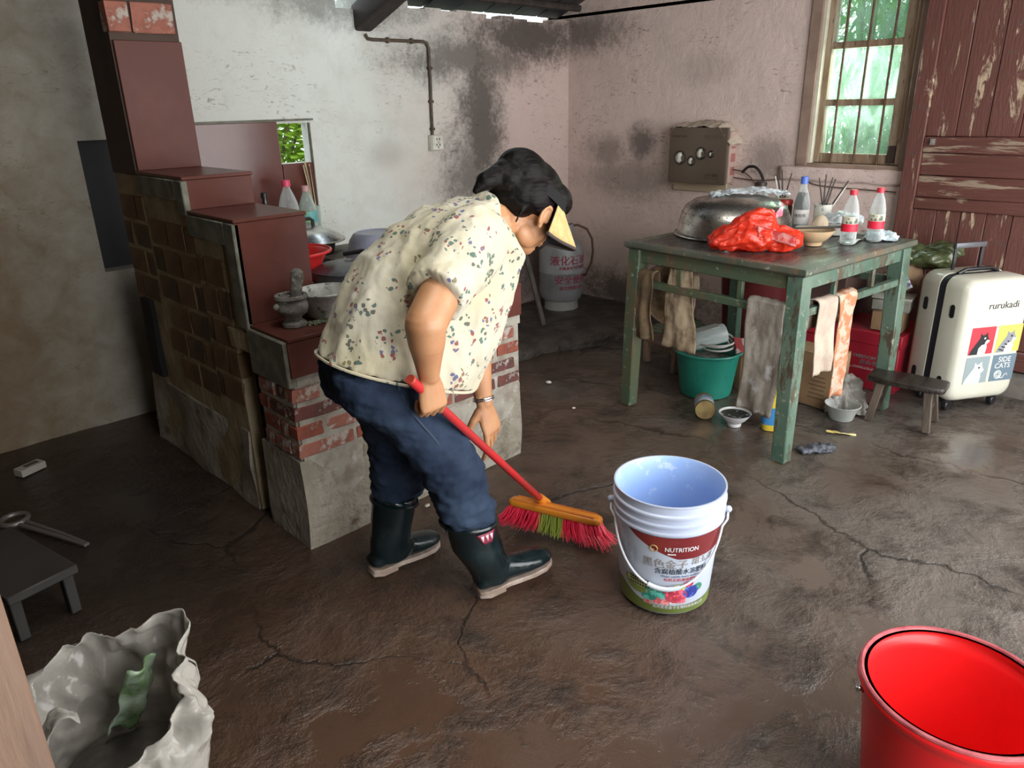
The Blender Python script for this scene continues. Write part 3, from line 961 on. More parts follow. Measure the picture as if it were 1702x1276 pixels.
def on_shaft(x, z):
    # a point on the outer (camera) side of the right shaft
    a = .016 + x + (.26 - z)*.16
    return B(a, .1425 + .0745*math.sqrt(max(0, 1 - ((a - (.0 + (.29-z)*.2))/.09)**2)) + .001, z)
mb = MB().grid(lambda u, v: on_shaft((u-.5)*.066*(1-.55*v), .268-.036*v), 8, 6)
mb.build('emblem', M_EMB, bR, solid=.002)
mb = MB()
for k in range(3):
    mb.grid(lambda u, v: on_shaft((-.016 + .016*k + (u-.5)*.012*(1-.8*v)), .262-.020*v) + Vector((0, -.0018, 0)), 2, 2)
mb.build('emblem_print', M_EMW, bR, solid=.001)
for o, sh in ((bR, shR_), (bL, shL_)):
    mb = MB()
    a0, z0, a1, z1, s, w = sh[1]
    mb.tube([B((a0+a1)/2 + ((a1-a0)/2+.003)*math.cos(t), s + (w+.003)*math.sin(t), (z0+z1)/2 + (z1-z0)/2*math.cos(t)) for t in [2*math.pi*j/28 for j in range(28)]], .006, 6, closed=True)
    mb.build('top_band', M_BOOT, o)
# ---- bracelet
mb = MB()
ax = (EL - WL).normalized()
bc = WL + ax*.012
u_ = ax.cross(Vector((1, 0, 0))).normalized(); v_ = ax.cross(u_)
for k in range(2):
    mb.tube([bc + ax*.007*k + (u_*math.cos(t) + v_*math.sin(t))*(.033-.001*k) for t in [2*math.pi*j/28 for j in range(28)]], .0032, 8, closed=True)
mb.build('bracelet', M_SILVER, person)

# ------------------------------------------------------------------ broom held in her right fist
PM = Matrix.Translation((1.28, 1.64, 0)) @ Matrix.Rotation(R(-12), 4, 'Z')
grip = PM @ G
sock = Vector((1.690, 1.612, .118))
hdir = (grip - sock).normalized()
M_RED = mat('red_painted_steel', (.50, .022, .025), .35, c2=(.40, .03, .03), scale=12, coat=.3)
M_ORANGE = mat('orange_plastic', (.72, .25, .025), .4, c2=(.62, .20, .03), scale=9)
broom = thing('broom', 'red handled push broom with orange head and red and green bristles in her hand', 'broom', (sock.x, sock.y, 0))
off = -Vector((sock.x, sock.y, 0))
mb = MB().tube([sock + off, sock + off + hdir*.10, grip + off, grip + off + hdir*.128], [.0125, .0125, .0125, .0132], 14)
mb.build('handle', M_RED, broom)
mb = MB().tube([grip + off + hdir*.125, grip + off + hdir*.132], [.0140, .0128], 14)
mb.build('end_cap', mat('dark_red_cap', (.40, .05, .03), .4), broom)
haxis = Vector((.345, -.94, -.02)).normalized()
hz = Vector((.12, .04, 1)); hz = (hz - haxis*hz.dot(haxis)).normalized()
BM = frame(Vector((1.680, 1.548, .098)) + off, haxis, hz)
mb = MB()
def sup(w, h, n=20): return [(math.copysign(abs(math.cos(t))**.6, math.cos(t))*w, math.copysign(abs(math.sin(t))**.6, math.sin(t))*h) for t in [2*math.pi*j/n for j in range(n)]]
mb.loft([[(x, y*w_, z*w_ + .012) for y, z in sup(.027, .015)] for x, w_ in [(-.172, .55), (-.165, .85), (-.155, 1), (.155, 1), (.165, .85), (.172, .55)]], M=BM)
mb.build('head', M_ORANGE, broom)
mb = MB()
for s_ in (-1, 1):
    mb.tube([(-.150, s_*.018, .026), (.150, s_*.018, .026)], .004, 6, M=BM)
mb.build('head_rib', mat('deep_orange_rib', (.60, .17, .02), .5), broom)
mb = MB().tube([sock + off - hdir*.025, sock + off + hdir*.045], [.021, .016], 14)
mb.build('socket', M_ORANGE, broom)
def bristles(name, x0, x1, n, m, flare):
    mb = MB()
    for k in range(n):
        x = random.uniform(x0, x1); y = random.uniform(-.022, .022)
        ln = random.uniform(.052, .074)
        dx = x/.17*flare + random.uniform(-.014, .014)
        dy = y*.9 + random.uniform(-.012, .012)
        p0, p1, p2 = Vector((x, y, .002)), Vector((x+dx*.5, y+dy*.5, -ln*.55)), Vector((x+dx*1.3, y+dy*1.2, -ln))
        mb.tube([p0, p1, p2], [.0020, .0017, .0008], 3, M=BM, cap=False)
    o = mb.build(name, m, broom, smooth=False)
    o['kind'] = 'stuff'
    return o
M_BRR = mat('red_pink_bristle', (.75, .03, .075), .45)
M_BRG = mat('yellow_green_bristle', (.30, .36, .06), .5)
bristles('bristles', -.168, -.045, 620, M_BRR, .030)['label'] = 'red bristles at the left end'
bristles('bristles', .035, .168, 700, M_BRR, .038)['label'] = 'red bristles at the right end'
bristles('bristles', -.05, .04, 420, M_BRG, .02)['label'] = 'yellow green bristles in the middle'
# ------------------------------------------------------------------ brick stove with stepped, tiled chimney wall
M_TILE = mat('glazed_brown_tile', (.088, .029, .022), .30, c2=(.105, .036, .028), scale=5, spec=.10, bmp=.02, bscale=14)
M_TILEG = mat('glossy_brown_tile', (.100, .034, .027), .12, c2=(.120, .042, .033), scale=5, spec=.4)
M_GROUT = mat('grey_green_grout', (.10, .10, .075), .85, c2=(.17, .16, .13), scale=14, bmp=.5)
M_MORTAR = mat('pale_dirty_mortar', (.30, .275, .23), .9, c2=(.20, .165, .13), scale=12, c3=(.36, .33, .29), s3=20, bmp=.7, bscale=40)
M_CONC = mat('rough_cement_plinth', (.22, .19, .145), .9, c2=(.32, .29, .24), scale=5, c3=(.10, .075, .05), s3=9, lo3=.55, hi3=.72, bmp=.8, bscale=24, bdist=.02)
M_MUDW = mat('brown_clay_mortar', (.30, .235, .145), .9, c2=(.20, .155, .09), scale=7, bmp=.7, bscale=18, bdist=.02)
M_BR = [mat('red_brick', (.23, .060, .034), .85, c2=(.155, .042, .028), scale=16, c3=(.30, .24, .20), s3=26, lo3=.60, hi3=.7, bmp=.7, bscale=50),
        mat('dark_red_brick', (.12, .038, .030), .85, c2=(.075, .030, .026), scale=16, c3=(.30, .25, .22), s3=22, lo3=.58, hi3=.66, bmp=.7, bscale=50),
        mat('pink_worn_brick', (.27, .10, .07), .88, c2=(.19, .065, .045), scale=16, c3=(.34, .29, .25), s3=20, lo3=.52, hi3=.62, bmp=.7, bscale=50)]
M_BRS = [mat('smoked_clay_brick', (.15, .088, .040), .85, c2=(.105, .060, .030), scale=10, bmp=.5, bscale=40), mat('dark_smoked_clay_brick', (.105, .062, .031), .85, c2=(.07, .044, .025), scale=10, bmp=.5, bscale=40)]
M_BLACK = mat('soot_black', (.006, .005, .005), .9)

stove = thing('brick_stove', 'stepped brick kitchen stove faced with glazed brown tiles and a chimney column', 'stove', (1.042, 2.12, 0))
SX, SY = 1.042, 2.12
def L3(x0, y0, z0, x1, y1, z1, mb=None): return (mb or MB()).box(x0-SX, y0-SY, z0, x1-SX, y1-SY, z1)

# core masses
L3(1.06, 2.1245, 0, 2.083, 2.37, .62).build('core', M_MORTAR, stove, smooth=False)
L3(1.30, 2.37, 0, 2.07, 3.86, .735).build('core', M_MORTAR, stove, smooth=False)
mb = MB()
L3(1.0495, 2.50, 0, 1.295, 2.74, 1.09, mb); L3(1.0495, 2.74, 0, 1.295, 3.18, 1.205, mb); L3(1.0495, 3.18, 0, 1.295, 3.44, 1.22, mb)
L3(1.16, 2.37, 0, 1.295, 2.51, 1.09, mb); L3(1.056, 2.37, .70, 1.295, 2.51, 1.09, mb)
mb.build('step_wall', M_MUDW, stove, smooth=False)
M_CHIM = mat('smoky_brown_render', (.060, .036, .026), .85, c2=(.040, .026, .020), scale=5, bmp=.4, bscale=26)
mb = MB(); L3(1.044, 3.172, 1.22, 1.298, 3.44, 2.0, mb)
mb.build('chimney', M_CHIM, stove, smooth=False)
# plinth
mb = MB()
def rough_box(x0, y0, z0, x1, y1, z1, n=8, amp=.008, seed=0):
    def w(p): 
        q = Vector(p)*5 + Vector((seed, 0, 0))
        return (p[0]-SX + amp*noise.noise(q), p[1]-SY + amp*noise.noise(q+Vector((9, 0, 0))), p[2] + amp*.7*noise.noise(q+Vector((0, 9, 0))))
    ring = []
    for k in range(n): ring.append((x0 + (x1-x0)*k/n, y0))
    for k in range(n): ring.append((x1, y0 + (y1-y0)*k/n))
    for k in range(n): ring.append((x1 - (x1-x0)*k/n, y1))
    for k in range(n): ring.append((x0, y1 - (y1-y0)*k/n))
    mb.loft([[w((x, y, z0 + (z1-z0)*q/n)) for x, y in ring] for q in range(n+1)])
rough_box(1.042, 2.125, -.03, 2.085, 2.40, .335, 12, .009, 3)
rough_box(1.045, 2.52, -.03, 1.30, 3.50, .33, 12, .02, 8)
mb.build('plinth', M_CONC, stove)

# bricks, each its own piece
def brick_mesh(name, l, h, d, m, seed, rough=.003):
    rd = random.Random(seed)
    mb = MB()
    x, y, z = l/2, d/2, h/2
    c = .004
    ring = lambda zz, k: [(sx*(x-k) + rd.uniform(-rough, rough), sy*(y-k) + rd.uniform(-rough, rough), zz) for sx, sy in ((-1, -1), (0, -1), (1, -1), (1, 1), (-1, 1))]
    mb.loft([ring(-z, c), ring(-z+c, 0), ring(z-c, 0), ring(z, c)])
    return mb.mesh(name, m, smooth=False)
BR = {}
def brick(parent, cx, cy, cz, l, h, d, mats, axis='X', depth=0):
    key = (round(l, 3), round(h, 3), round(d, 3), id(mats))
    if key not in BR: BR[key] = [brick_mesh('brick', l, h, d, m, 5+i) for i, m in enumerate(list(mats) * 2)]
    o = bpy.data.objects.new('brick', random.choice(BR[key]))
    COL.objects.link(o)
    o.parent = parent
    o.location = (cx, cy, cz)
    o.rotation_euler = (random.uniform(-.012, .012), random.uniform(-.01, .01), (0 if axis == 'X' else -math.pi/2) + random.uniform(-.012, .012))
    return o
def courses(parent, a0, a1, z0, z1, l, h, j, plane, axis, mats, d=.05, first=0, skip=None):
    n = int((z1 - z0 + j*.5) / (h + j))
    for r in range(n):
        z = z0 + (h+j)*r + h/2 + j/2
        a = a0 - ((l+j)/2 if (r + first) % 2 else 0)
        while a < a1 - .02:
            s, e = max(a, a0), min(a + l, a1)
            if e - s > .03 and not (skip and skip((s+e)/2, z)):
                ll = round((e - s) / .02) * .02 if e-s < l-.005 else l
                c = (s + e)/2
                dd = random.uniform(-.0015, .0015)
                if axis == 'X': brick(parent, c-SX, plane-SY + d/2 + dd, z, ll, h, d, mats, 'X')
                else: brick(parent, plane-SX + d/2 + dd, c-SY, z, ll, h, d, mats, 'Y')
            a += l + j
courses(stove, 1.046, 2.085, .335, .605, .21, .049, .0175, 2.121, 'X', M_BR)
courses(stove, 2.185, 2.36, .335, .605, .10, .049, .0175, 1.044, 'Y', M_BR)
courses(stove, 2.50, 2.71, .42, 1.02, .155, .098, .013, 1.046, 'Y', M_BRS)
courses(stove, 2.715, 3.16, .40, 1.14, .155, .098, .013, 1.046, 'Y', M_BRS, skip=lambda a, z: 3.05 < a and z < .68)
courses(stove, 3.165, 3.43, .70, 1.2, .17, .098, .013, 1.046, 'Y', M_BRS)
courses(stove, 1.046, 1.30, 1.72, 1.99, .155, .105, .014, 3.163, 'X', [M_BR[2], M_BR[1]], first=1)
# pier beside the firing mouth, dark firing mouth and ash hole
mb = MB(); rough_box(1.05, 2.13, .335, 1.12, 2.36, .60, 5, .006, 4); mb.build('mortar_bed', M_MORTAR, stove)
L3(1.10, 2.37, .03, 1.165, 2.51, .70).build('firing_mouth', M_BLACK, stove, smooth=False)
mb = MB(); rough_box(1.03, 3.27, .36, 1.06, 3.38, .70, 4, .012, 6); mb.build('ash_hole', M_BLACK, stove)
mb = MB(); rough_box(1.038, 2.36, .665, 1.20, 2.52, .735, 5, .012, 5); mb.build('lintel', M_MUDW, stove)

# mortar margins along the steps and the fascia
mb = MB()
L3(1.036, 2.36, .75, 1.06, 2.43, 1.106, mb); L3(1.036, 2.43, 1.03, 1.06, 2.735, 1.106, mb)
L3(1.036, 2.722, 1.10, 1.06, 2.79, 1.222, mb); L3(1.036, 2.79, 1.15, 1.06, 3.17, 1.222, mb)
L3(1.034, 2.116, .60, 1.07, 2.37, .757, mb)
mb.build('step_margin', M_GROUT, stove, bevel=.004)
mb = MB(); rough_box(1.046, 2.117, .600, 2.088, 2.16, .640, 8, .004, 2); mb.build('plaster_band', M_MORTAR, stove)
# tiles: fascia, worktop strip, risers and treads, chimney panel, backsplash
def tile(x0, y0, z0, x1, y1, z1): return L3(x0, y0, z0, x1, y1, z1).build('tile', M_TILEG if y0 > 3.8 else M_TILE, stove, bevel=.002)
for x0, x1 in ((1.046, 1.395), (1.399, 1.745), (1.749, 2.09)):
    tile(x0, 2.108, .635, x1, 2.120, .755)
    tile(x0, 2.106, .755, x1, 2.372, .768)
tile(1.044, 2.360, .768, 1.300, 2.372, 1.108)
tile(1.040, 2.356, 1.108, 1.304, 2.735, 1.120)
tile(1.044, 2.724, 1.120, 1.300, 2.736, 1.223)
tile(1.040, 2.720, 1.223, 1.304, 3.168, 1.236)
tile(1.050, 3.158, 1.236, 1.300, 3.170, 1.700)
tile(1.30, 3.855, .78, 2.023, 3.867, 1.385)
tile(2.026, 3.855, .78, 2.208, 3.867, 1.168)
tile(1.296, 2.374, .74, 1.304, 3.16, 1.10)
mb = MB(); L3(1.30, 3.853, 1.387, 2.24, 3.869, 1.397, mb); L3(2.210, 3.853, .74, 2.217, 3.869, 1.375, mb)
mb.build('tile_edge', M_GROUT, stove)
# cooking top: cement with boards and a sunken wok
mb = MB(); rough_box(1.305, 2.373, .70, 2.09, 3.86, .752, 10, .003, 7); mb.build('cooking_top', mat('greasy_cement_top', (.055, .048, .036), .5, c2=(.10, .09, .07), scale=7, bmp=.5), stove)
M_BOARD = mat('greyish_board', (.13, .11, .08), .65, c2=(.19, .16, .12), scale=6, stretch=(.6, 5, 3), bmp=.3)
for k in range(3):
    L3(1.86, 3.02+.155*k, .752, 2.30, 3.165+.155*k, .768).build('board', M_BOARD, stove, bevel=.003)

# ------------------------------------------------------------------ things on the stove
M_STEEL = mat('brushed_steel', (.60, .60, .58), .22, metal=1, c2=(.45, .45, .44), scale=18, rough2=.36)
M_ALU = mat('worn_aluminium', (.42, .45, .50), .38, metal=.9, c2=(.28, .30, .34), scale=10)
M_BLACKPL = mat('black_plastic', (.012, .012, .013), .45)
M_REDPL = mat('red_plastic', (.56, .022, .022), .30, c2=(.48, .018, .02), scale=5, coat=.15)
M_STONE = mat('grey_stone', (.20, .19, .17), .85, c2=(.10, .09, .08), scale=22, c3=(.36, .35, .33), s3=40, bmp=.6, bscale=60)
def shell(prof, t):
    """A lathe profile with inner wall: outer profile points (r, z) bottom to top, wall thickness t."""
    out = [(0, prof[0][1])] + list(prof)
    inn = [(max(r - t, 0), z + (t if i == 0 else 0)) for i, (r, z) in enumerate(prof)]
    return out + inn[::-1] + [(0, prof[0][1] + t)]
def basin(name, label, cat, loc, prof, t, m, n=40, rot=0, group=None, rim=0):
    o = thing(name, label, cat, loc, rot, group)
    MB().lathe(shell(prof, t), n).build('bowl', m, o)
    if rim:
        r, z = prof[-1]
        MB().tube([(r*math.cos(a), r*math.sin(a), z) for a in [2*math.pi*i/n for i in range(n)]], rim, 8, closed=True).build('rim', m, o)
    return o
basin('plastic_basin', 'red plastic basin on the stove behind the tallest tiled step', 'basin', (1.482, 2.845, .768), [(.080, 0), (.09, .005), (.13, .09), (.148, .122), (.162, .128)], .004, M_REDPL, rim=.006)
# aluminium pot with black lid, sunk low on the cooking top
pot = thing('cooking_pot', 'dull aluminium cooking pot under a dark lid, behind the white bowl on the stove', 'pot', (1.66, 2.66, .752))
MB().lathe(shell([(.15, 0), (.160, .006), (.168, .030), (.164, .034), (.172, .040), (.176, .066), (.182, .070)], .004), 40).build('pot_body', M_ALU, pot)
MB().lathe([(0, .070), (.178, .070), (.180, .076), (.15, .086), (.04, .094), (0, .095)], 40).build('lid', mat('blackened_lid', (.05, .05, .055), .35, metal=.5, c2=(.10, .105, .12), scale=10), pot)
MB().tube([(.05, .15, .105), (.10, .08, .118), (.13, 0, .108)], .010, 8).build('lid_handle', M_BLACKPL, pot)
gb = thing('steel_basin', 'grey upturned metal basin at the back of the stove behind the woman', 'basin', (1.99, 2.96, .768))
MB().lathe([(.170, 0), (.172, .004), (.162, .009), (.15, .022), (.131, .098), (.112, .126), (.098, .134), (.094, .129), (0, .129)], 44).build('bowl', mat('violet_grey_enamel', (.24, .25, .31), .35, c2=(.20, .21, .27), scale=9, coat=.2), gb)
MB().tube([(.171*math.cos(a), .171*math.sin(a), .004) for a in [2*math.pi*i/44 for i in range(44)]], .005, 8, closed=True).build('rim', M_ALU, gb)
ld = thing('wok_lid', 'shiny steel wok lid with black handle by the bottles on the stove', 'lid', (1.86, 3.39, .768))
MB().lathe([(0, 0), (.13, 0), (.14, .05), (.15, .06), (0, .06)], 30).build('pot_under', mat('dark_iron', (.03, .028, .027), .5), ld)
MB().lathe([(.185, .064), (.188, .068), (.165, .088), (.12, .112), (.06, .128), (0, .131)], 44, cap0=True, cap1=True).build('lid_dome', M_STEEL, ld)
MB().tube([(.188*math.cos(a), .188*math.sin(a), .067) for a in [2*math.pi*i/44 for i in range(44)]], .004, 8, closed=True).build('rim', M_STEEL, ld)
MB().tube([(-.045, 0, .127), (-.045, 0, .158), (-.03, 0, .168), (.03, 0, .168), (.045, 0, .158), (.045, 0, .127)], .009, 8).build('handle', M_BLACKPL, ld)

M_PET = film('clear_bottle_plastic', (.82, .87, .86), .14, .05, 20, .15)
M_PETG = film('greenish_bottle_plastic', (.62, .72, .66), .25, .06, 20, .15)
M_CAPR = mat('red_cap', (.62, .03, .05), .4)
M_CAPP = mat('pinkish_red_cap', (.60, .06, .12), .4)
M_WATER = mat('water', (.80, .86, .86), .02, trans=1, ior=1.33)
def bottle(name, label, loc, h, r, m, cap, cap_m, group=None, tilt=0, neck=.0125, liquid=None, lab=None, cat='bottle', waist=True):
    o = thing(name, label, cat, loc, (tilt, 0, random.uniform(0, 6)), group)
    p = [(r*.82, 0), (r*.97, .008), (r, .02), (r, h*.30), (r*.94 if waist else r, h*.34), (r, h*.38), (r, h*.56), (r*.93, h*.64), (r*.70, h*.75), (r*.45, h*.84), (neck, h*.88), (neck, h*.92), (neck*1.2, h*.925), (neck*1.2, h*.935)]
    MB().lathe([(0, .006)] + p, 26, cap1=False).build('body', m, o)
    if cap: MB().lathe([(0, h*.90), (neck*1.25, h*.90), (neck*1.28, h*.985), (neck*1.1, h), (0, h)], 18).build('cap', cap_m, o)
    if liquid: MB().lathe([(0, .004), (r*.93, .008), (r*.95, .02), (r*.95, liquid), (0, liquid)], 24).build('water', M_WATER, o)
    if lab:
        z0, z1, lm = lab
        MB().lathe([(r*1.015, h*z0), (r*1.02, h*z0+.001), (r*1.02, h*z1-.001), (r*1.015, h*z1)], 26, cap0=False, cap1=False).build('label_band', lm, o)
    return o
bottle('plastic_bottle', 'big clear bottle with red cap standing behind the stove step', (1.965, 3.73, .768), .33, .052, M_PET, 1, M_CAPP, neck=.018)
b2 = bottle('plastic_bottle', 'clear bottle with blue label right of the red-capped bottle on the stove', (2.085, 3.75, .768), .29, .046, M_PETG, 1, mat('clear_cap', (.45, .25, .25), .4), lab=(.34, .54, mat('light_blue_label', (.07, .38, .48), .5, c2=(.30, .42, .10), scale=12)), neck=.018)
bottle('glass_bottle', 'small dark bottle with black cap left of the red-capped bottle', (1.80, 3.66, .768), .285, .03, mat('dark_glass', (.02, .014, .012), .1), 1, M_BLACKPL)
M_CHOP = mat('pale_bamboo', (.55, .44, .28), .6)
M_DCHOP = mat('dark_wood_stick', (.03, .018, .014), .5)
def holder(name, label, loc, r, h, m, sticks, group=None, lean=.3):
    o = thing(name, label, 'holder', loc, 0, group)
    MB().lathe(shell([(r*.85, 0), (r*.9, .004), (r, h)], .003), 24).build('cup', m, o)
    for i, (ang, tl, ln, sm) in enumerate(sticks):
        d = Vector((math.cos(ang)*math.sin(tl), math.sin(ang)*math.sin(tl), math.cos(tl)))
        b = Vector((-math.cos(ang)*r*.5, -math.sin(ang)*r*.5, .006))
        MB().tube([b, b + d*ln*.6, b + d*ln], [.0045, .004, .0028], 7).build('stick', sm, o)
    return o
holder('chopstick_holder', 'green cup of pale chopsticks beside the little wall opening', (2.17, 3.815, .768), .028, .17, M_PETG, [(2.2, .12, .40, M_CHOP), (2.8, .10, .41, M_CHOP), (2.9, .14, .39, M_CHOP), (-2.4, .10, .38, M_DCHOP), (1.8, .06, .39, M_CHOP)])

mo = thing('stone_mortar', 'small grey stone mortar on the tiled stove ledge', 'mortar', (1.145, 2.235, .768))
MB().lathe(shell([(.036, 0), (.040, .004), (.040, .014), (.026, .026), (.028, .034), (.046, .046), (.053, .065), (.050, .085), (.046, .092), (.055, .098), (.053, .108)], .012), 28).build('cup', M_STONE, mo)
MB().ball((.055, 0, .075), (.012, .010, .012), 10, 7).ball((-.055, 0, .075), (.012, .010, .012), 10, 7).build('lug', M_STONE, mo)
pe = thing('stone_pestle', 'grey stone pestle leaning in the small mortar', 'pestle', (1.145, 2.235, .782), (R(6), R(8), 0))
MB().lathe([(0, 0), (.016, .003), (.020, .02), (.019, .06), (.020, .13), (.022, .155), (.019, .172), (.010, .18), (0, .181)], 20).build('pestle_shaft', M_STONE, pe)
wb = basin('enamel_bowl', 'chipped white enamel bowl beside the mortar on the stove ledge', 'bowl', (1.285, 2.255, .768), [(.055, 0), (.062, .004), (.070, .02), (.092, .085), (.098, .094)], .003, mat('chipped_white_enamel', (.55, .55, .52), .45, c2=(.30, .30, .28), scale=20, c3=(.10, .10, .09), s3=34, bmp=.3), rim=.004)
mb = MB()
for k in range(150):
    a, d = random.uniform(0, 6.28), random.random()**.7 * .045
    mb.ball((1.212 + d*math.cos(a)*1.1, 2.208 + d*math.sin(a)*.55, .771 + .006*random.random()*(1 - d/.05)), .0036, 6, 4)
pc = mb.build('green_peppercorns', mat('dark_green_peppercorn', (.045, .06, .025), .5, c2=(.22, .24, .17), scale=90))
tag(pc, 'scatter of dark green peppercorns between the mortar and the bowl', 'peppercorns', kind='stuff')

# ------------------------------------------------------------------ on the socket wall
sk = thing('wall_socket', 'white surface mounted power socket on the plaster wall', 'socket', (3.085, YW, 1.228))
M_WPL = mat('yellowed_white_plastic', (.62, .60, .54), .4, c2=(.5, .47, .4), scale=20)
MB().cbox((0, -.018, 0), (.092, .036, .092)).build('box', M_WPL, sk, bevel=.004, seg=2)
MB().cbox((0, -.040, 0), (.086, .010, .086)).build('face_plate', M_WPL, sk, bevel=.003)
mb = MB()
for x, z, w, h in ((-.010, .022, .005, .014), (.010, .022, .005, .014), (-.012, -.012, .005, .014), (.012, -.012, .005, .014), (0, -.026, .005, .013), (0, .002, .004, .008)):
    mb.cbox((x, -.0455, z), (w, .003, h))
mb.build('slots', M_BLACK, sk)
cd = thing('conduit', 'dark electrical conduit bent down the plaster wall to the socket', 'pipe', (3.07, YW, 1.28))
M_CON = mat('rusty_dark_conduit', (.055, .040, .028), .6, c2=(.10, .07, .045), scale=30, bmp=.3)
o0 = Vector((3.07, YW, 1.28))
pts = [Vector(p) - o0 for p in [(2.63, YW-.012, 1.83), (2.645, YW-.013, 1.808), (2.68, YW-.013, 1.804), (2.9, YW-.013, 1.805), (3.035, YW-.013, 1.806), (3.062, YW-.013, 1.799), (3.075, YW-.013, 1.775), (3.076, YW-.013, 1.6), (3.07, YW-.013, 1.4), (3.069, YW-.013, 1.272)]]
MB().tube(pts, .0095, 10).build('pipe', M_CON, cd)
for p in ((2.78, 1.8045), (2.95, 1.8055), (3.076, 1.66), (3.072, 1.47), (3.07, 1.31)):
    mb = MB()
    c = Vector((p[0], YW-.012, p[1])) - o0
    mb.cbox(c, (.016, .026, .030) if p[1] > 1.8 else (.030, .026, .016))
    mb.build('clip', M_CON, cd, bevel=.003)

# ------------------------------------------------------------------ gas corner
M_GAS = mat('grey_painted_cylinder', (.25, .25, .26), .4, c2=(.19, .19, .195), scale=7, bmp=.1)
M_GTXT = mat('faded_red_lettering', (.26, .035, .06), .6)
GX, GY, GZ = 3.93, 3.55, .05
gas = thing('gas_cylinder', 'grey gas cylinder with red Chinese lettering in the room corner', 'gas cylinder', (GX, GY, GZ))
gr = .158
MB().lathe([(0, .05), (.10, .052), (.14, .075), (gr, .12), (gr, .262), (gr+.003, .266), (gr+.003, .276), (gr, .28), (gr, .41), (.145, .46), (.11, .495), (.05, .515), (0, .518)], 40).build('tank', M_GAS, gas)
MB().lathe([(.115, 0), (.122, .0), (.118, .05), (.125, .075), (.115, .075), (.110, .02)], 36, cap0=False, cap1=False).build('foot_ring', mat('pale_grey_ring', (.33, .32, .30), .5), gas, solid=.004)
mb = MB()
for a0, a1 in ((-2.2, -.3), (.9, 2.6)):
    mb.loft([[(.085*math.cos(a), .085*math.sin(a), z) for z in (.50, .60)] + [(.080*math.cos(a), .080*math.sin(a), z) for z in (.60, .50)] for a in [a0 + (a1-a0)*i/12 for i in range(13)]])
mb.build('collar', M_GAS, gas)
MB().lathe([(0, .51), (.020, .51), (.020, .55), (.012, .555), (.012, .58), (.026, .582), (.026, .60), (0, .602)], 14).build('valve', mat('brass_valve', (.25, .2, .12), .45, metal=.7), gas)
d_ = math.atan2(-GY, -GX)
fx = Vector((math.sin(-d_), math.cos(-d_), 0)); 
def on_cyl(r, zc, a0):
    return lambda x, y: (r*math.cos(a0 + x/r), r*math.sin(a0 + x/r), zc + y)
for nm, s_, sz, z_, a_, bo in (('upper_lettering', '液化石油气', .072, .362, .62, .0012), ('upper_small_lettering', '本瓶液化气严禁倒灌', .026, .312, .62, .0006), ('lower_lettering', '安全使用', .066, .225, .52, .0012), ('lower_small_lettering', '请勿倒置火烤', .032, .170, .50, .0006)):
    text(s_, sz, fn=on_cyl(gr+.0022, z_, d_+a_), bold=bo).build(nm, M_GTXT, gas, smooth=False)
hs = thing('gas_hose', 'dark orange brown rubber hose looping from the gas cylinder valve', 'hose', (GX, GY, GZ+.58))
MB().tube([(.02, -.02, 0), (.08, -.08, .01), (.13, -.125, -.02), (.158, -.15, -.09), (.165, -.155, -.18), (.155, -.150, -.26), (.12, -.13, -.34), (.145, .0, -.40)], .008, 10).build('hose', mat('brown_rubber', (.07, .03, .02), .5), hs)
MB().cbox((.02, -.03, 0), (.05, .05, .045)).cbox((.0, -.02, .055), (.05, .025, .05)).build('regulator', mat('dull_metal', (.12, .12, .12), .5, metal=.5), hs, bevel=.005)
st = thing('wooden_prop', 'grey wooden stick leaning upright left of the gas cylinder', 'stick', (3.50, 3.32, .05))
MB().tube([(0, 0, 0), (-.015, .08, .28), (-.04, .16, .56)], [.018, .017, .016], 7).build('shaft', mat('grey_weathered_stick', (.12, .10, .085), .8, c2=(.07, .06, .05), scale=12, stretch=(3, 3, .5)), st)
M_OLDW = mat('blackened_bench_wood', (.040, .032, .028), .6, c2=(.075, .06, .052), scale=8, stretch=(.6, 4, 4), bmp=.3)
be = thing('low_bench', 'low blackened bench in the corner behind the stove end', 'bench', (2.95, 3.55, .05), R(0))
MB().cbox((0, 0, .29), (.78, .24, .035)).build('seat', M_OLDW, be, bevel=.004)
for sx in (-.33, .33):
    for sy in (-.08, .08):
        MB().cbox((sx, sy, .137), (.045, .045, .274)).build('leg', M_OLDW, be, bevel=.003)
MB().cbox((0, -.095, .10), (.66, .02, .045)).build('stretcher', M_OLDW, be, bevel=.003)
# ------------------------------------------------------------------ green square table
TR = R(-5.2)
TM = Matrix.Translation((3.259, 1.653, 0)) @ Matrix.Rotation(TR, 4, 'Z')
def T(x, y, z=.829): return tuple(TM @ Vector((x, y, z)))
def worn_green(name, g1, g2, bare):
    m, N, L, P = nt(name)
    co = coord_of(N, L)
    c = mixc(N, L, ramp(N, L, noise_node(N, L, co, 4, 5, .6), .40, .62), g1, g2)
    c = mixc(N, L, ramp(N, L, noise_node(N, L, coord_of(N, L, (1, 1, .35)), 13, 7, .72), .525, .58), c, bare)
    c = mixc(N, L, math_node(N, L, 'MULTIPLY', ramp(N, L, noise_node(N, L, co, 34, 5, .7), .60, .66), .8), c, (.33, .31, .23))
    L.new(c, P.inputs['Base Color'])
    P.inputs['Roughness'].default_value = .42
    bump(N, L, P, noise_node(N, L, co, 24, 6, .7), .35, .006)
    return m
M_GREEN = worn_green('flaking_green_paint', (.060, .115, .082), (.115, .170, .128), (.075, .058, .038))
M_GREENL = worn_green('flaking_olive_green_paint', (.085, .095, .052), (.065, .100, .062), (.12, .09, .055))
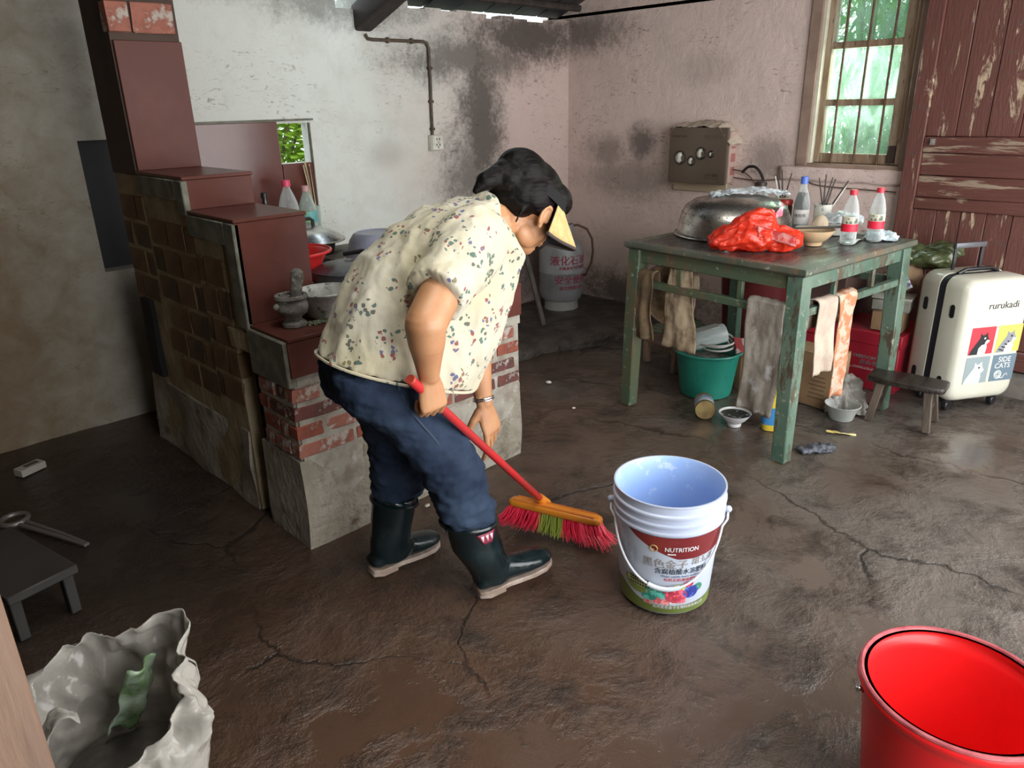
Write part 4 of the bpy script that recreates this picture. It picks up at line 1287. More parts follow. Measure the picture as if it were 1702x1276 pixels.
M_TTOP = mat('dark_greasy_table_boards', (.035, .030, .027), .22, c2=(.065, .055, .048), scale=9, stretch=(.5, 4, 3), c3=(.16, .13, .10), s3=18, lo3=.62, hi3=.72, rough2=.4, bmp=.2, bscale=40)
M_TEDGE = worn_green('worn_table_edge', (.10, .10, .075), (.06, .075, .055), (.13, .09, .055))
tbl = thing('square_table', 'old square table with flaking green paint, cluttered top and open lower rails', 'table', (3.259, 1.653, 0), TR)
hs_ = .468
for k in range(6):
    y0 = -.42 + .14*k
    MB().box(-.42, y0, .800, .42, y0+.1375, .826).build('top_board', M_TTOP, tbl, bevel=.002)
for k in range(4):
    mb = MB()
    Mz = Matrix.Rotation(k*math.pi/2, 4, 'Z')
    mb.loft([[(-hs_+d, -hs_+d, z) for d, z in ((0, .806), (.0, .822), (.004, .828), (.048, .828), (.048, .796), (.03, .790), (.012, .796))],
             [(hs_-d, -hs_+d, z) for d, z in ((0, .806), (.0, .822), (.004, .828), (.048, .828), (.048, .796), (.03, .790), (.012, .796))]], M=Mz)
    mb.build('top_edge', M_TEDGE, tbl)
for sx in (-1, 1):
    for sy in (-1, 1):
        def q(cx, cy, w, z): return [(sx*cx - w, sy*cy - w, z), (sx*cx + w, sy*cy - w, z), (sx*cx + w, sy*cy + w, z), (sx*cx - w, sy*cy + w, z)]
        MB().loft([q(.434, .434, .030, 0), q(.428, .428, .034, .40), q(.418, .418, .035, .795)]).build('leg', M_GREEN if sx > 0 or sy < 0 else M_GREENL, tbl, bevel=.004)
for k, mg in enumerate((M_GREEN, M_GREENL, M_GREEN, M_GREENL)):
    Mz = Matrix.Rotation(k*math.pi/2, 4, 'Z')
    # sides in turn: front right (-y), far right (+x), far left (+y), front left (-x)
    mm = M_GREEN if k in (0, 1) else M_GREENL
    MB().box(-.40, -.440, .735, .40, -.412, .795, Mz).build('apron', mm, tbl, bevel=.003)
    MB().box(-.41, -.446, .622, .41, -.414, .655, Mz).build('rail', mm, tbl, bevel=.003)
    for xs, w in ((-.16, .012), (.16, .012)):
        MB().box(xs-w, -.436, .655, xs+w, -.416, .735, Mz).build('strut', mm, tbl, bevel=.002)

# ------------------------------------------------------------------ on the table
col = thing('steel_colander', 'large dented steel colander turned upside down on the green table', 'colander', T(.045, .225), 0)
MB().lathe([(.276, 0), (.282, .003), (.282, .009), (.268, .014), (.265, .03), (.258, .085), (.238, .132), (.195, .163), (.12, .180), (0, .184)], 56, cap0=False).build('bowl', mat('dull_mottled_steel', (.58, .56, .52), .24, metal=1, c2=(.30, .27, .24), scale=9, stretch=(1, 1, 2), rough2=.42, c3=(.62, .6, .56), s3=90, lo3=.6, hi3=.68, bmp=.12, bscale=90), col, solid=.002)
MB().tube([(.280*math.cos(a), .280*math.sin(a), .005) for a in [2*math.pi*i/56 for i in range(56)]], .006, 8, closed=True).build('rim', M_STEEL, col)
mb = MB()
for r_, z_, n_ in ((.249, .108, 44), (.224, .142, 40), (.195, .1625, 34), (.261, .063, 48)):
    for i in range(n_):
        a = 2*math.pi*i/n_ + r_*9
        mb.ball((r_*math.cos(a), r_*math.sin(a), z_), (.0035, .0035, .0022), 6, 4)
hp = mb.build('perforations', mat('dark_hole', (.01, .01, .01), .6), col); hp['kind'] = 'stuff'

def crumple(name, label, cat, loc, fn, nu, nv, m, amp, scale, seed, solid=.0015, rot=0, kind_group=None):
    o = MB().grid(fn, nu, nv).build(name, m, None, solid=solid)
    o.location = loc
    o.rotation_euler = (0, 0, rot)
    wrinkle(o, amp, scale, seed)
    return tag(o, label, cat, kind_group)
M_CLEAR = film('clear_crumpled_film', (.80, .86, .90), .42, .12, 30, .8)
def on_dome(u, v):
    x, y = (u-.5)*.36, (v-.5)*.17
    r = math.hypot(x-.02, y)
    return (x, y, .013 - .30*r*r*(1.6 if r > .12 else 1) + .006*noise.noise(Vector((u*9, v*9, 0))))
crumple('plastic_bag', 'clear crumpled plastic bag lying on top of the upturned colander', 'bag', T(.10, .195, .829+.192), on_dome, 40, 24, M_CLEAR, .013, 22, 1, rot=R(-55))

# red bag
rb = thing('red_plastic_bag', 'bright red crumpled plastic bag with a packet inside on the table front edge', 'bag', T(-.232, -.088), R(-48))
def red_mat():
    m, N, L, P = nt('thin_red_plastic')
    co = coord_of(N, L)
    c = mixc(N, L, noise_node(N, L, co, 14, 4, .6), (.72, .028, .012), (.85, .065, .025))
    L.new(c, P.inputs['Base Color'])
    P.inputs['Roughness'].default_value = .2
    P.inputs['Coat Weight'].default_value = .4
    tl = N.new('ShaderNodeBsdfTranslucent'); tl.inputs[0].default_value = (.9, .06, .02, 1)
    mx = N.new('ShaderNodeMixShader'); mx.inputs[0].default_value = .3
    L.new(P.outputs[0], mx.inputs[1]); L.new(tl.outputs[0], mx.inputs[2])
    L.new(mx.outputs[0], N['Material Output'].inputs[0])
    bump(N, L, P, noise_node(N, L, co, 28, 4, .6, 1.2), .7, .012)
    return m
M_RBAG = red_mat()
mb = MB()
for c, r in [((-.03, 0, .055), (.135, .085, .062)), ((-.01, .01, .10), (.085, .065, .05)), ((.085, 0, .045), (.095, .075, .05)), ((-.105, 0, .04), (.07, .07, .042)), ((.0, .0, .145), (.055, .04, .025))]:
    mb.ball(c, r, 22, 14)
bg_ = mb.build('bag_skin', M_RBAG, rb)
remesh(bg_, .005, 3)
for v in bg_.data.vertices: v.co = Vector((v.co.x*1.14, v.co.y*1.12, v.co.z*.98))
wrinkle(bg_, .016, 9, 8, (1, 1, 1.2)); wrinkle(bg_, .022, 11, 9, (.7, 1.6, 1.1), ridge=True); wrinkle(bg_, .009, 26, 19, (.6, 1.6, 1.2), ridge=True)
for v in bg_.data.vertices: v.co.z = max(v.co.z, .001)
mb = MB()
mb.grid(lambda u, v: (-.02 + .16*u + .002*math.sin(9*v), -.090 + .012*math.sin(u*5) + .02*v, .092 - .045*u + .040*(v-.5) + .004*noise.noise(Vector((u*8, v*8, 2)))), 20, 8)
pk = mb.build('packet', mat('dark_red_packet', (.34, .03, .03), .25, c2=(.55, .30, .27), scale=16, lo=.5, hi=.7), rb, solid=.004)
mb = MB()
mb.grid(lambda u, v: (.055 + .05*u, .0 + .02*u, .130 + .055*v*u + .01*u), 6, 6)
mb.build('bag_handle', mat('magenta_plastic', (.75, .06, .12), .3, c2=(.8, .5, .55), scale=30), rb, solid=.002)

M_CREAM = mat('cream_glazed_ceramic', (.60, .43, .26), .25, c2=(.52, .36, .21), scale=6, coat=.2)
bw = basin('ceramic_bowl', 'cream brown bowl with chopsticks across it, right of the red bag', 'bowl', T(.03, -.205), [(.036, 0), (.038, .011), (.036, .013), (.059, .028), (.083, .056), (.090, .069)], .004, M_CREAM)
MB().lathe([(0, .048), (.071, .048), (.0715, .050), (0, .052)], 30).build('leftover_food', mat('yellow_food', (.45, .33, .16), .6, c2=(.30, .2, .08), scale=30, bmp=.6), bw)
x0, y0, z0 = T(.03, -.205)
for k, (a0, a1, yy) in enumerate((((-.13, .015), (.12, -.01), 0), ((-.11, .03), (.13, .012), 0))):
    c = thing('chopstick', ('dark wooden chopstick across the cream bowl, the one nearer the table edge', 'dark wooden chopstick across the cream bowl, the one nearer the tub')[k], 'chopstick', (x0, y0, z0+.0735), R(-38), 'chopsticks across the bowl')
    MB().tube([(a0[0], a0[1], 0), (a1[0], a1[1], .001)], [.0028, .004], 7).build('stick', M_DCHOP, c)
M_BLAB = mat('white_red_printed_label', (.66, .62, .50), .5)
def water_bottle(label, loc, rz):
    o = thing('water_bottle', label, 'bottle', loc, rz)
    h, r = .235, .0335
    p = [(.026, 0), (.032, .004), (r, .014), (r, .05), (.0325, .055), (r, .06), (r, .122), (.0325, .128), (r, .134), (.031, .150), (.023, .185), (.0135, .207), (.0125, .21), (.0125, .216), (.015, .217), (.015, .220)]
    MB().lathe([(0, .008)] + p, 30, cap1=False).build('body', M_PET, o)
    MB().lathe([(0, .214), (.0160, .214), (.0165, .232), (.0150, .236), (0, .236)], 22).build('cap', M_CAPR, o)
    MB().lathe([(0, .004), (.0305, .008), (.0318, .015), (.0318, .046), (0, .046)], 26).build('water', M_WATER, o)
    MB().lathe([(r+.0004, .058), (r+.0006, .060), (r+.0006, .120), (r+.0004, .122)], 30, cap0=False, cap1=False).build('label_band', M_BLAB, o)
    mb = MB()
    for a0, a1, z_0, z_1 in ((-2.2, 1.1, .058, .092),):
        mb.loft([[((r+.0012)*math.cos(a), (r+.0012)*math.sin(a), z) for z in (z_0, z_1)] for a in [a0 + (a1-a0)*i/22 for i in range(23)]], False, False, False)
    mb.build('red_panel', mat('red_label_print', (.66, .015, .045), .45), o)
    mb = MB()
    mb.loft([[((r+.0012)*math.cos(a), (r+.0012)*math.sin(a), z) for z in (.094, .118)] for a in [-1.0 + 1.9*i/14 for i in range(15)]], False, False, False)
    mb.build('picture_panel', mat('dark_landscape_print', (.08, .10, .08), .5, c2=(.5, .48, .38), scale=60, lo=.45, hi=.55), o)
    return o
dcam = lambda p: math.atan2(-p[1], -p[0])
p1_, p2_ = T(.150, -.300), T(.300, -.345)
water_bottle('clear water bottle with red cap nearer the cream bowl on the table', p1_, dcam(p1_) + .5)
water_bottle('clear water bottle with red cap nearest the right table corner', p2_, dcam(p2_) + .25)

p_ = T(.36, .06)
soy = thing('soy_sauce_bottle', 'dark sauce bottle with blue cap and white label behind the bowls', 'bottle', p_, dcam(p_))
M_SOY = mat('dark_soy_sauce', (.012, .006, .005), .1)
MB().lathe([(0, .0), (.034, .002), (.036, .01), (.036, .12), (.034, .135), (.024, .175), (.021, .18), (0, .18)], 28).build('sauce', M_SOY, soy)
MB().lathe([(.0372, .0), (.0375, .12), (.0355, .138), (.025, .178), (.0165, .200), (.0145, .215), (.0145, .226)], 28, cap0=False, cap1=False).build('body', M_PET, soy)
MB().lathe([(0, .222), (.0175, .222), (.0175, .252), (.016, .256), (0, .256)], 20).build('cap', mat('blue_cap', (.08, .16, .55), .4), soy)
MB().lathe([(.0382, .030), (.0384, .031), (.0384, .100), (.0382, .101)], 28, cap0=False, cap1=False).build('label_band', mat('white_label', (.62, .59, .57), .55), soy)
text('味极鲜', .020, fn=lambda x, y: (.0390*math.cos(x/.039-.1), .0390*math.sin(x/.039-.1), .072+y)).build('label_text', mat('dark_print', (.03, .025, .03), .5), soy, smooth=False)
p_ = T(.385, .315)
jb = bottle('glass_jar', 'clear jar with dark lid behind the colander by the wall', p_, .215, .047, M_PET, 1, mat('dark_brown_lid', (.04, .025, .02), .4), neck=.024, cat='jar')
p_ = T(.362, .150)
rj = thing('sauce_jar', 'short dark sauce jar with a red lid left of the blue-capped bottle', 'jar', p_)
MB().lathe([(0, 0), (.031, .002), (.034, .010), (.034, .105), (.030, .118), (0, .118)], 26).build('body', mat('dark_chilli_oil', (.06, .02, .012), .12, c2=(.02, .012, .01), scale=20), rj)
MB().lathe([(0, .116), (.033, .116), (.034, .120), (.034, .136), (.031, .140), (0, .140)], 26).build('lid', mat('dark_red_lid', (.36, .025, .02), .35), rj)
holder('chopstick_cup', 'white printed cup of dark chopsticks right of the blue-capped bottle', T(.425, -.015), .042, .125, mat('white_printed_cup', (.64, .62, .56), .4, c2=(.3, .32, .28), scale=28, lo=.58, hi=.62),
       [(-.6, .22, .25, M_DCHOP), (-.2, .38, .25, M_DCHOP), (-.9, .50, .26, M_DCHOP), (-.75, .55, .235, mat('white_wrapped_stick', (.62, .6, .56), .5)), (1.9, .22, .25, M_DCHOP), (.6, .15, .26, M_DCHOP)])
holder('chopstick_jar', 'pale green jar with black chopsticks behind the red-lidded jar', T(.430, .215), .036, .14, mat('pale_green_jar', (.50, .50, .36), .35), [(2.2, .2, .26, M_DCHOP), (2.4, .12, .27, M_DCHOP), (2.6, .28, .25, mat('white_tip_stick', (.6, .58, .52), .5)), (-.4, .25, .26, M_DCHOP)])
tb = thing('small_tub', 'small cream tub with a piece of tofu right of the red bag', 'tub', T(.215, -.125), R(12))
MB().loft([[(x*.9, y*.9, 0) for x, y in sup(.055, .045, 24)], [(x, y, .045) for x, y in sup(.058, .048, 24)], [(x*.95, y*.95, .046) for x, y in sup(.058, .048, 24)], [(x*.85, y*.85, .02) for x, y in sup(.058, .048, 24)]]).build('tub', mat('cream_tub', (.60, .52, .38), .4), tb)
mb = MB(); mb.ball((0, 0, .060), (.048, .038, .046), 16, 10); mb.cbox((0, 0, .045), (.08, .062, .06))
o = mb.build('tofu_piece', mat('cream_tofu', (.62, .50, .36), .55, bmp=.3), tb); remesh(o, .006, 3)
gl = basin('small_dish', 'small pale blue grey dish between the blue-capped bottle and the cream tub', 'dish', T(.298, -.022), [(.032, 0), (.036, .004), (.055, .020), (.060, .030)], .003, mat('pale_blue_plate', (.48, .52, .52), .3))
bx = thing('paper_box', 'small white box under plastic packaging behind the water bottles', 'box', T(.388, -.140), R(22))
MB().cbox((0, 0, .028), (.15, .10, .056)).build('carton', mat('white_card', (.58, .58, .54), .6, c2=(.35, .45, .5), scale=9, lo=.56, hi=.6), bx, bevel=.002)
def heap(seed, sx, sy, h):
    return lambda u, v: ((u-.5)*sx, (v-.5)*sy, h*max(0, math.sin(u*math.pi)*math.sin(v*math.pi))**.6 + .004 + .012*abs(noise.noise(Vector((u*6, v*6, seed)))))
crumple('plastic_packaging', 'crumpled clear plastic packaging on the white box behind the bottles', 'packaging', T(.380, -.150, .888), heap(3, .24, .17, .035), 30, 22, M_CLEAR, .010, 26, 3, rot=R(20))
crumple('plastic_film', 'white blue crumpled plastic film by the right water bottle', 'film', T(.385, -.34, .829), heap(5, .15, .14, .03), 24, 20, film('blue_white_film', (.72, .84, .90), .55, .2, 26, .7), .012, 28, 5, rot=R(15))
crumple('paper_sheet', 'greenish white leaflet lying between the two water bottles', 'paper', T(.235, -.27, .829), lambda u, v: ((u-.5)*.14, (v-.5)*.08, .003+.006*math.sin(u*4)), 10, 6, mat('leaflet', (.42, .52, .47), .6, c2=(.6, .62, .58), scale=18), .003, 14, 6, rot=R(8))

# ------------------------------------------------------------------ cloths and things hung on the rails
def towel(name, label, face, a0, a1, z_top, z_bot, m, seed, fringe=0, taper=0, amp=.018, inner=.12, off=.0, cat='cloth'):
    """A cloth folded over a table rail; face 'L' hangs on the front left rail, 'R' on the front right one."""
    def fn(u, v):
        # v 0 inside bottom -> over the rail -> outside bottom
        L_in, L_out = inner, z_top - z_bot
        s = v*(L_in + L_out + .05)
        if s < L_in: z, d = z_top - L_in + s, -.024
        elif s < L_in + .05:
            t = (s - L_in)/.05*math.pi
            z, d = z_top + .012*math.sin(t), -.024*math.cos(t)
        else: z, d = z_top - (s - L_in - .05), .026
        k = max(0, (z_top - z)/(z_top - z_bot))
        a = a0 + (a1-a0)*u
        mid = (a0+a1)/2
        a = mid + (a-mid)*(1 - taper*k) + .010*math.sin(k*7+seed)*k
        dd = d + (.007*math.sin(u*6+seed) + .004*math.sin(u*11+seed*2))*(.2+k)*(1 if d > 0 else .2)
        d2 = .430 + dd + off
        return (-d2, a, z) if face == 'L' else (a, -d2, z)
    o = MB().grid(fn, 26, 46).build(name, m, None, solid=.005)
    o.location = (3.259, 1.653, 0)
    o.rotation_euler = (0, 0, TR)
    wrinkle(o, amp*.45, 11, seed, (1, 1, .45))
    return tag(o, label, cat)
M_TOWG = mat('grey_dirty_terry', (.30, .27, .23), .95, c2=(.20, .17, .14), scale=9, c3=(.40, .38, .38), s3=14, bmp=.9, bscale=160, spec=.1)
M_TOWW = mat('pinkish_white_rag', (.52, .42, .34), .95, c2=(.40, .32, .26), scale=8, bmp=.6, bscale=120, spec=.1)
M_TOWP = mat('orange_white_patterned_rag', (.46, .19, .10), .95, c2=(.50, .38, .29), scale=22, lo=.46, hi=.54, bmp=.6, bscale=120, spec=.1)
M_TOWB = mat('brown_stained_rag', (.16, .11, .065), .95, c2=(.09, .062, .04), scale=9, c3=(.28, .21, .14), s3=12, bmp=.6, spec=.1)
M_TOWC = mat('cream_stained_rag', (.36, .28, .19), .95, c2=(.16, .11, .07), scale=11, c3=(.48, .40, .30), s3=9, bmp=.6, spec=.1)
towel('towel', 'long grey shaggy towel hanging on the rail beside the front table leg', 'L', -.392, -.222, .668, .185, M_TOWG, 1, amp=.022)
towel('rag', 'pinkish white rag hanging on the right rail beside the front leg', 'R', -.318, -.172, .668, .355, M_TOWW, 2, taper=.1)
towel('rag', 'grey rag with orange pattern folded over the right rail', 'R', -.162, -.030, .670, .215, M_TOWP, 3, taper=.25, amp=.02, off=.006)
towel('rag', 'dark brown stained rag hanging by the far left table leg', 'L', .295, .385, .690, .375, M_TOWB, 4, taper=-.1)
towel('rag', 'cream brown stained rag hanging in the middle of the left rail', 'L', .095, .220, .735, .355, M_TOWC, 5, taper=-.55, amp=.024, off=-.03)
bh = thing('bamboo_hat', 'round woven bamboo lid hanging behind the rail at the far left leg', 'lid', T(-.365, .275, .58), (0, R(84), TR + R(4)))
MB().lathe([(0, .030), (.05, .026), (.10, .012), (.145, 0), (.149, .004), (.10, .018), (.05, .032), (0, .036)], 34, cap0=False, cap1=False).build('disc', mat('woven_bamboo', (.34, .24, .14), .7, c2=(.20, .13, .08), scale=30, bmp=.6), bh)
MB().tube([(.147*math.cos(a), .147*math.sin(a), .002) for a in [2*math.pi*i/36 for i in range(36)]], .006, 8, closed=True).build('rim', mat('bamboo_rim', (.30, .20, .15), .6), bh)

# ------------------------------------------------------------------ under the table
M_TEAL = mat('turquoise_plastic', (.020, .225, .165), .35, c2=(.028, .27, .195), scale=5, c3=(.012, .10, .075), s3=60, lo3=.60, hi3=.70, coat=.1)
gbk = basin('green_bucket', 'turquoise green plastic bucket full of rubbish under the table', 'bucket', (3.27, 1.93, 0), [(.122, 0), (.128, .004), (.134, .03), (.158, .215), (.170, .235), (.176, .24)], .004, M_TEAL, rim=.006)
MB().lathe([(0, .16), (.148, .16), (.148, .175), (.08, .19), (0, .20)], 24).build('rubbish_bed', mat('grey_rubbish', (.15, .14, .13), .7, c2=(.35, .33, .32), scale=30, bmp=1, bscale=40), gbk)
lb = thing('big_bottle', 'large empty clear bottle lying across the top of the green bucket', 'bottle', (3.155, 2.035, .262), (R(0), R(77), R(-38)))
MB().lathe([(0, 0), (.018, 0), (.018, .025), (.022, .03), (.045, .07), (.050, .09), (.050, .24), (.046, .25), (0, .25)], 24).build('body', film('cloudy_bottle_plastic', (.66, .72, .70), .42, .25, 20, .2), lb)
MB().box(-.051, -.03, .11, -.047, .03, .22).build('label_band', mat('pale_label', (.55, .57, .54), .5), lb, bevel=.003)
MB().lathe([(0, -.012), (.020, -.012), (.020, .012), (0, .012)], 18).build('cap', mat('pale_cap', (.50, .46, .40), .5), lb)
cc = thing('cable_coil', 'coil of pale grey cable lying in the green bucket', 'cable', (3.31, 1.90, .235))
cpts = []
for i in range(90):
    a = i/90*2*math.pi*3.6
    rr_ = .085 + .02*math.sin(a*.37)
    cpts.append((rr_*math.cos(a)+.012*math.sin(i*.21), rr_*.8*math.sin(a), .012 + .03*i/90 + .028*max(0, math.sin(a+.8))))
MB().tube(cpts, .0055, 8).build('cable', mat('pale_grey_cable', (.50, .47, .44), .5), cc)
rx = thing('red_packet', 'small red and white box poking out of the green bucket', 'box', (3.36, 1.80, .258), (R(8), R(-16), R(38)))
MB().cbox((0, 0, 0), (.13, .06, .022)).build('carton', mat('dark_red_card', (.32, .02, .03), .4, c2=(.5, .42, .38), scale=8, lo=.5, hi=.54), rx, bevel=.002)
MB().tube([(-.07, -.035, .012), (.09, -.035, .013)], .005, 7).build('white_edge', mat('white_edge', (.6, .58, .55), .5), rx)

tin = thing('tin_can', 'rusty yellow tin can lying on its side before the green bucket', 'can', (2.995, 1.765, .048), (0, R(90), R(-143)))
MB().lathe([(0, -.052), (.046, -.052), (.048, -.055), (.048, -.049), (.0465, -.046), (.0465, .046), (.048, .049), (.048, .055), (.046, .052), (0, .052)], 32).build('can', mat('rusty_tin', (.34, .25, .10), .4, metal=.5, c2=(.20, .13, .06), scale=12, bmp=.2), tin)
MB().lathe([(.047, -.035), (.0473, -.034), (.0473, .034), (.047, .035)], 32, cap0=False, cap1=False).build('label_band', mat('blue_white_can_label', (.42, .46, .48), .5, c2=(.12, .18, .32), scale=14), tin)
db = basin('rice_bowl', 'white bowl with dark scraps on the floor beside the tin can', 'bowl', (2.985, 1.595, 0), [(.032, 0), (.033, .012), (.031, .014), (.055, .035), (.072, .058), (.075, .064)], .003, mat('white_blue_porcelain', (.62, .62, .64), .2, c2=(.62, .60, .60), scale=8, c3=(.10, .12, .30), s3=26, lo3=.62, hi3=.66))
MB().lathe([(0, .036), (.058, .042), (.066, .056), (.04, .050), (0, .048)], 26).build('dark_scraps', mat('dark_scraps', (.015, .014, .010), .35, c2=(.45, .44, .40), scale=42, lo=.58, hi=.62, bmp=1, bscale=70), db)
jg = thing('detergent_jug', 'yellow and blue detergent jug behind the front table leg', 'jug', (3.075, 1.442, 0), R(-60))
jp = [(.055, .038, 0), (.058, .040, .02), (.058, .040, .11), (.05, .036, .145), (.030, .026, .165), (.020, .020, .175)]
M_YEL = mat('yellow_plastic', (.62, .45, .05), .35)
MB().loft([[(x, y, z) for x, y in sup(a, b_, 24)] for a, b_, z in jp]).build('body', M_YEL, jg)
MB().loft([[(x, y, z) for x, y in sup(a, b_, 24)] for a, b_, z in ((.0590, .041, .03), (.0590, .041, .115))], False, False).build('label_band', mat('blue_green_label', (.05, .22, .48), .4, c2=(.30, .50, .08), scale=14, lo=.52, hi=.55, c3=(.6, .62, .6), s3=22), jg)
MB().lathe([(0, .172), (.021, .172), (.021, .205), (0, .207)], 18).build('cap', M_YEL, jg)
MB().tube([(.035, 0, .155), (.065, 0, .15), (.07, 0, .10), (.056, 0, .075)], .009, 8).build('handle', M_YEL, jg)

M_STOOLP = mat('dirty_pinkish_stool', (.33, .21, .155), .65, c2=(.20, .13, .10), scale=14)
sst = thing('small_stool', 'low pinkish brown stool half hidden behind the green bucket', 'stool', (3.525, 2.305, 0), R(74.3))
MB().cbox((0, 0, .150), (.30, .24, .025)).build('seat', M_STOOLP, sst, bevel=.006, seg=2)
for sx in (-.125, .125):
    for sy in (-.095, .095):
        MB().cbox((sx, sy, .069), (.034, .034, .138)).build('leg', M_STOOLP, sst, bevel=.004)
for sy in (-.095, .095): MB().cbox((0, sy, .122), (.25, .018, .03)).build('apron', M_STOOLP, sst, bevel=.003)
cab = thing('cabbage', 'dark green leafy vegetables heaped on the pinkish stool', 'vegetables', (3.525, 2.305, .163))
for k in range(9):
    a, t = k*2.3, .3 + .1*(k % 3)
    c = Vector((.05*math.cos(a), .05*math.sin(a), .02))
    def lf(u, v, a=a, t=t, c=c, k=k):
        w = .055*math.sin(math.pi*min(.97, v*.9+.08))*(u-.5)*2
        d = Vector((math.cos(a), math.sin(a), 0)); s_ = Vector((-math.sin(a), math.cos(a), 0))
        return tuple(c + d*(.12*v) + s_*w + Vector((0, 0, .11*v*t*2 - .05*v*v + .01*abs(u-.5) + .012*noise.noise(Vector((u*3, v*5, k))))))
    MB().grid(lf, 6, 9).build('leaf', mat('dark_leaf_%d' % k, (.05, .075, .04), .5, c2=(.10, .11, .07), scale=20) if k == 0 else bpy.data.materials['dark_leaf_0'], cab, solid=.002)
M_MAROON = mat('maroon_plastic', (.13, .018, .018), .35, c2=(.09, .014, .014), scale=5)
basin('maroon_tub', 'big maroon plastic tub standing under the far side of the table', 'tub', (3.93, 2.02, 0), [(.17, 0), (.175, .005), (.215, .50), (.23, .55), (.235, .56)], .005, M_MAROON, rim=.008)
crumple('white_bag', 'small white crumpled plastic bag above the green bucket rim under the table', 'bag', (3.50, 1.72, .22), heap(8, .14, .18, .12), 22, 22, film('milky_bag', (.62, .62, .68), .6, .3, 22, .6), .02, 16, 8)
wp = thing('wooden_crate', 'small worn wooden crate on the floor behind the grey towel', 'crate', (3.52, 1.72, 0), R(-8))
M_PLANK = mat('orange_brown_plank', (.24, .14, .07), .75, c2=(.15, .09, .05), scale=8, stretch=(1, 1, .4))
for sx in (-.11, .11):
    for sy in (-.09, .09): MB().cbox((sx, sy, .105), (.03, .03, .21)).build('post', M_PLANK, wp, bevel=.002)
for sy in (-.105, .105):
    for z in (.03, .10, .17): MB().cbox((0, sy, z), (.25, .010, .045)).build('slat', M_PLANK, wp, bevel=.002)
MB().cbox((0, 0, .205), (.25, .20, .01)).build('board', M_PLANK, wp, bevel=.002)
M_KRAFT = mat('damp_cardboard', (.27, .165, .085), .8, c2=(.19, .115, .06), scale=5, bmp=.1)
def carton(name, label, loc, rot, d, m=None, tape=True):
    o = thing(name, label, 'box', loc, rot)
    MB().cbox((0, 0, d[2]/2), d).build('box_body', m or M_KRAFT, o, bevel=.003)
    for s_ in (-1, 1):
        MB().box(-d[0]/2+.002, min(0, s_*d[1]/2), d[2], d[0]/2-.002, max(0, s_*d[1]/2) - .001, d[2]+.004).build('flap', m or M_KRAFT, o, bevel=.001)
    if tape: MB().cbox((0, 0, d[2]+.0045), (d[0]+.001, .05, .0012)).build('tape', mat('brown_tape', (.33, .22, .12), .3), o)
    return o
cb = carton('cardboard_box', 'brown cardboard box on the floor between the hanging rags', (3.53, 1.46, 0), R(-5), (.16, .24, .27))
mb = MB()
for k in range(6): mb.cbox((-.081, -.05, .05 + .022*k), (.001, .09 - .01*(k % 3), .005))
pr_ = mb.build('box_print', mat('faded_brown_print', (.12, .07, .04), .8), cb, smooth=False); pr_['kind'] = 'stuff'
# red gift box
rbx = thing('gift_box', 'red gift box with white lettering on the floor behind the right table leg', 'box', (4.03, 1.50, 0), 0)
M_RBOX = mat('matt_red_card', (.36, .014, .030), .5, c2=(.30, .012, .026), scale=4)
MB().cbox((0, 0, .122), (.33, .60, .244)).build('box_body', M_RBOX, rbx, bevel=.004)
MB().cbox((0, 0, .278), (.345, .615, .068)).build('lid', M_RBOX, rbx, bevel=.004)
FM = Matrix(((0, 0, -1, -.1665), (-1, 0, 0, 0), (0, 1, 0, 0), (0, 0, 0, 1)))
mb = MB()
text('FREEDOM & LOVE', .0235, bold=.0007, M=FM @ Matrix.Translation((.182, .172, 0)), mb=mb, sx=1.1)
text('自由·爱', .028, bold=.0006, M=FM @ Matrix.Translation((.160, .142, 0)), mb=mb)
mb.add([(.04, .108, 0), (.29, .108, 0), (.29, .1095, 0), (.04, .1095, 0)], [(0, 1, 2, 3)], FM)
mb.build('lettering', mat('white_print', (.85, .82, .80), .5), rbx, smooth=False)
text('freedom is life, love is light', .012, M=FM @ Matrix.Translation((.165, .116, 0)), sx=1.2).build('small_lettering', mat('white_print_small', (.70, .62, .60), .5), rbx, smooth=False)
carton('brown_carton', 'dark brown carton stacked on the red gift box under the table', (4.06, 1.66, .3165), 0, (.28, .26, .27), mat('dark_brown_card', (.10, .055, .045), .7, c2=(.075, .042, .036), scale=6), False)
wpn = thing('white_board', 'narrow white panel standing against the wall behind the table', 'board', (4.18, 1.93, 0), R(-8))
MB().cbox((0, 0, .33), (.05, .22, .66)).build('panel', mat('white_painted_board', (.50, .50, .50), .5, c2=(.42, .42, .43), scale=4), wpn, bevel=.004)
carton('small_carton', 'small tan cardboard box on the red gift box left of the suitcase', (3.96, 1.30, .3165), R(6), (.13, .15, .10), None, False)
gy = thing('grey_tray', 'grey green cardboard tray of eggs resting on the small tan carton', 'tray', (3.965, 1.30, .4225), R(10))
mb = MB().cbox((0, 0, .030), (.15, .18, .060)); mb.build('tray', mat('grey_card', (.24, .24, .20), .7, c2=(.16, .15, .12), scale=8), gy, bevel=.006)
MB().cbox((0, 0, .066), (.156, .186, .012)).build('tray_lid', mat('pale_grey_card', (.38, .37, .31), .7), gy, bevel=.004)
bb = MB()
for c, r in [((0, 0, .07), (.075, .085, .075)), ((.01, .01, .13), (.05, .055, .05))]: bb.ball(c, r, 18, 12)
o = bb.build('paper_sack', mat('tan_paper_sack', (.30, .19, .11), .8, c2=(.22, .14, .085), scale=6)); remesh(o, .008, 1); wrinkle(o, .018, 12, 11)
o.location = (4.06, 1.31, .4955); tag(o, 'tan crumpled paper sack on the grey tray below the leafy green bag', 'sack')
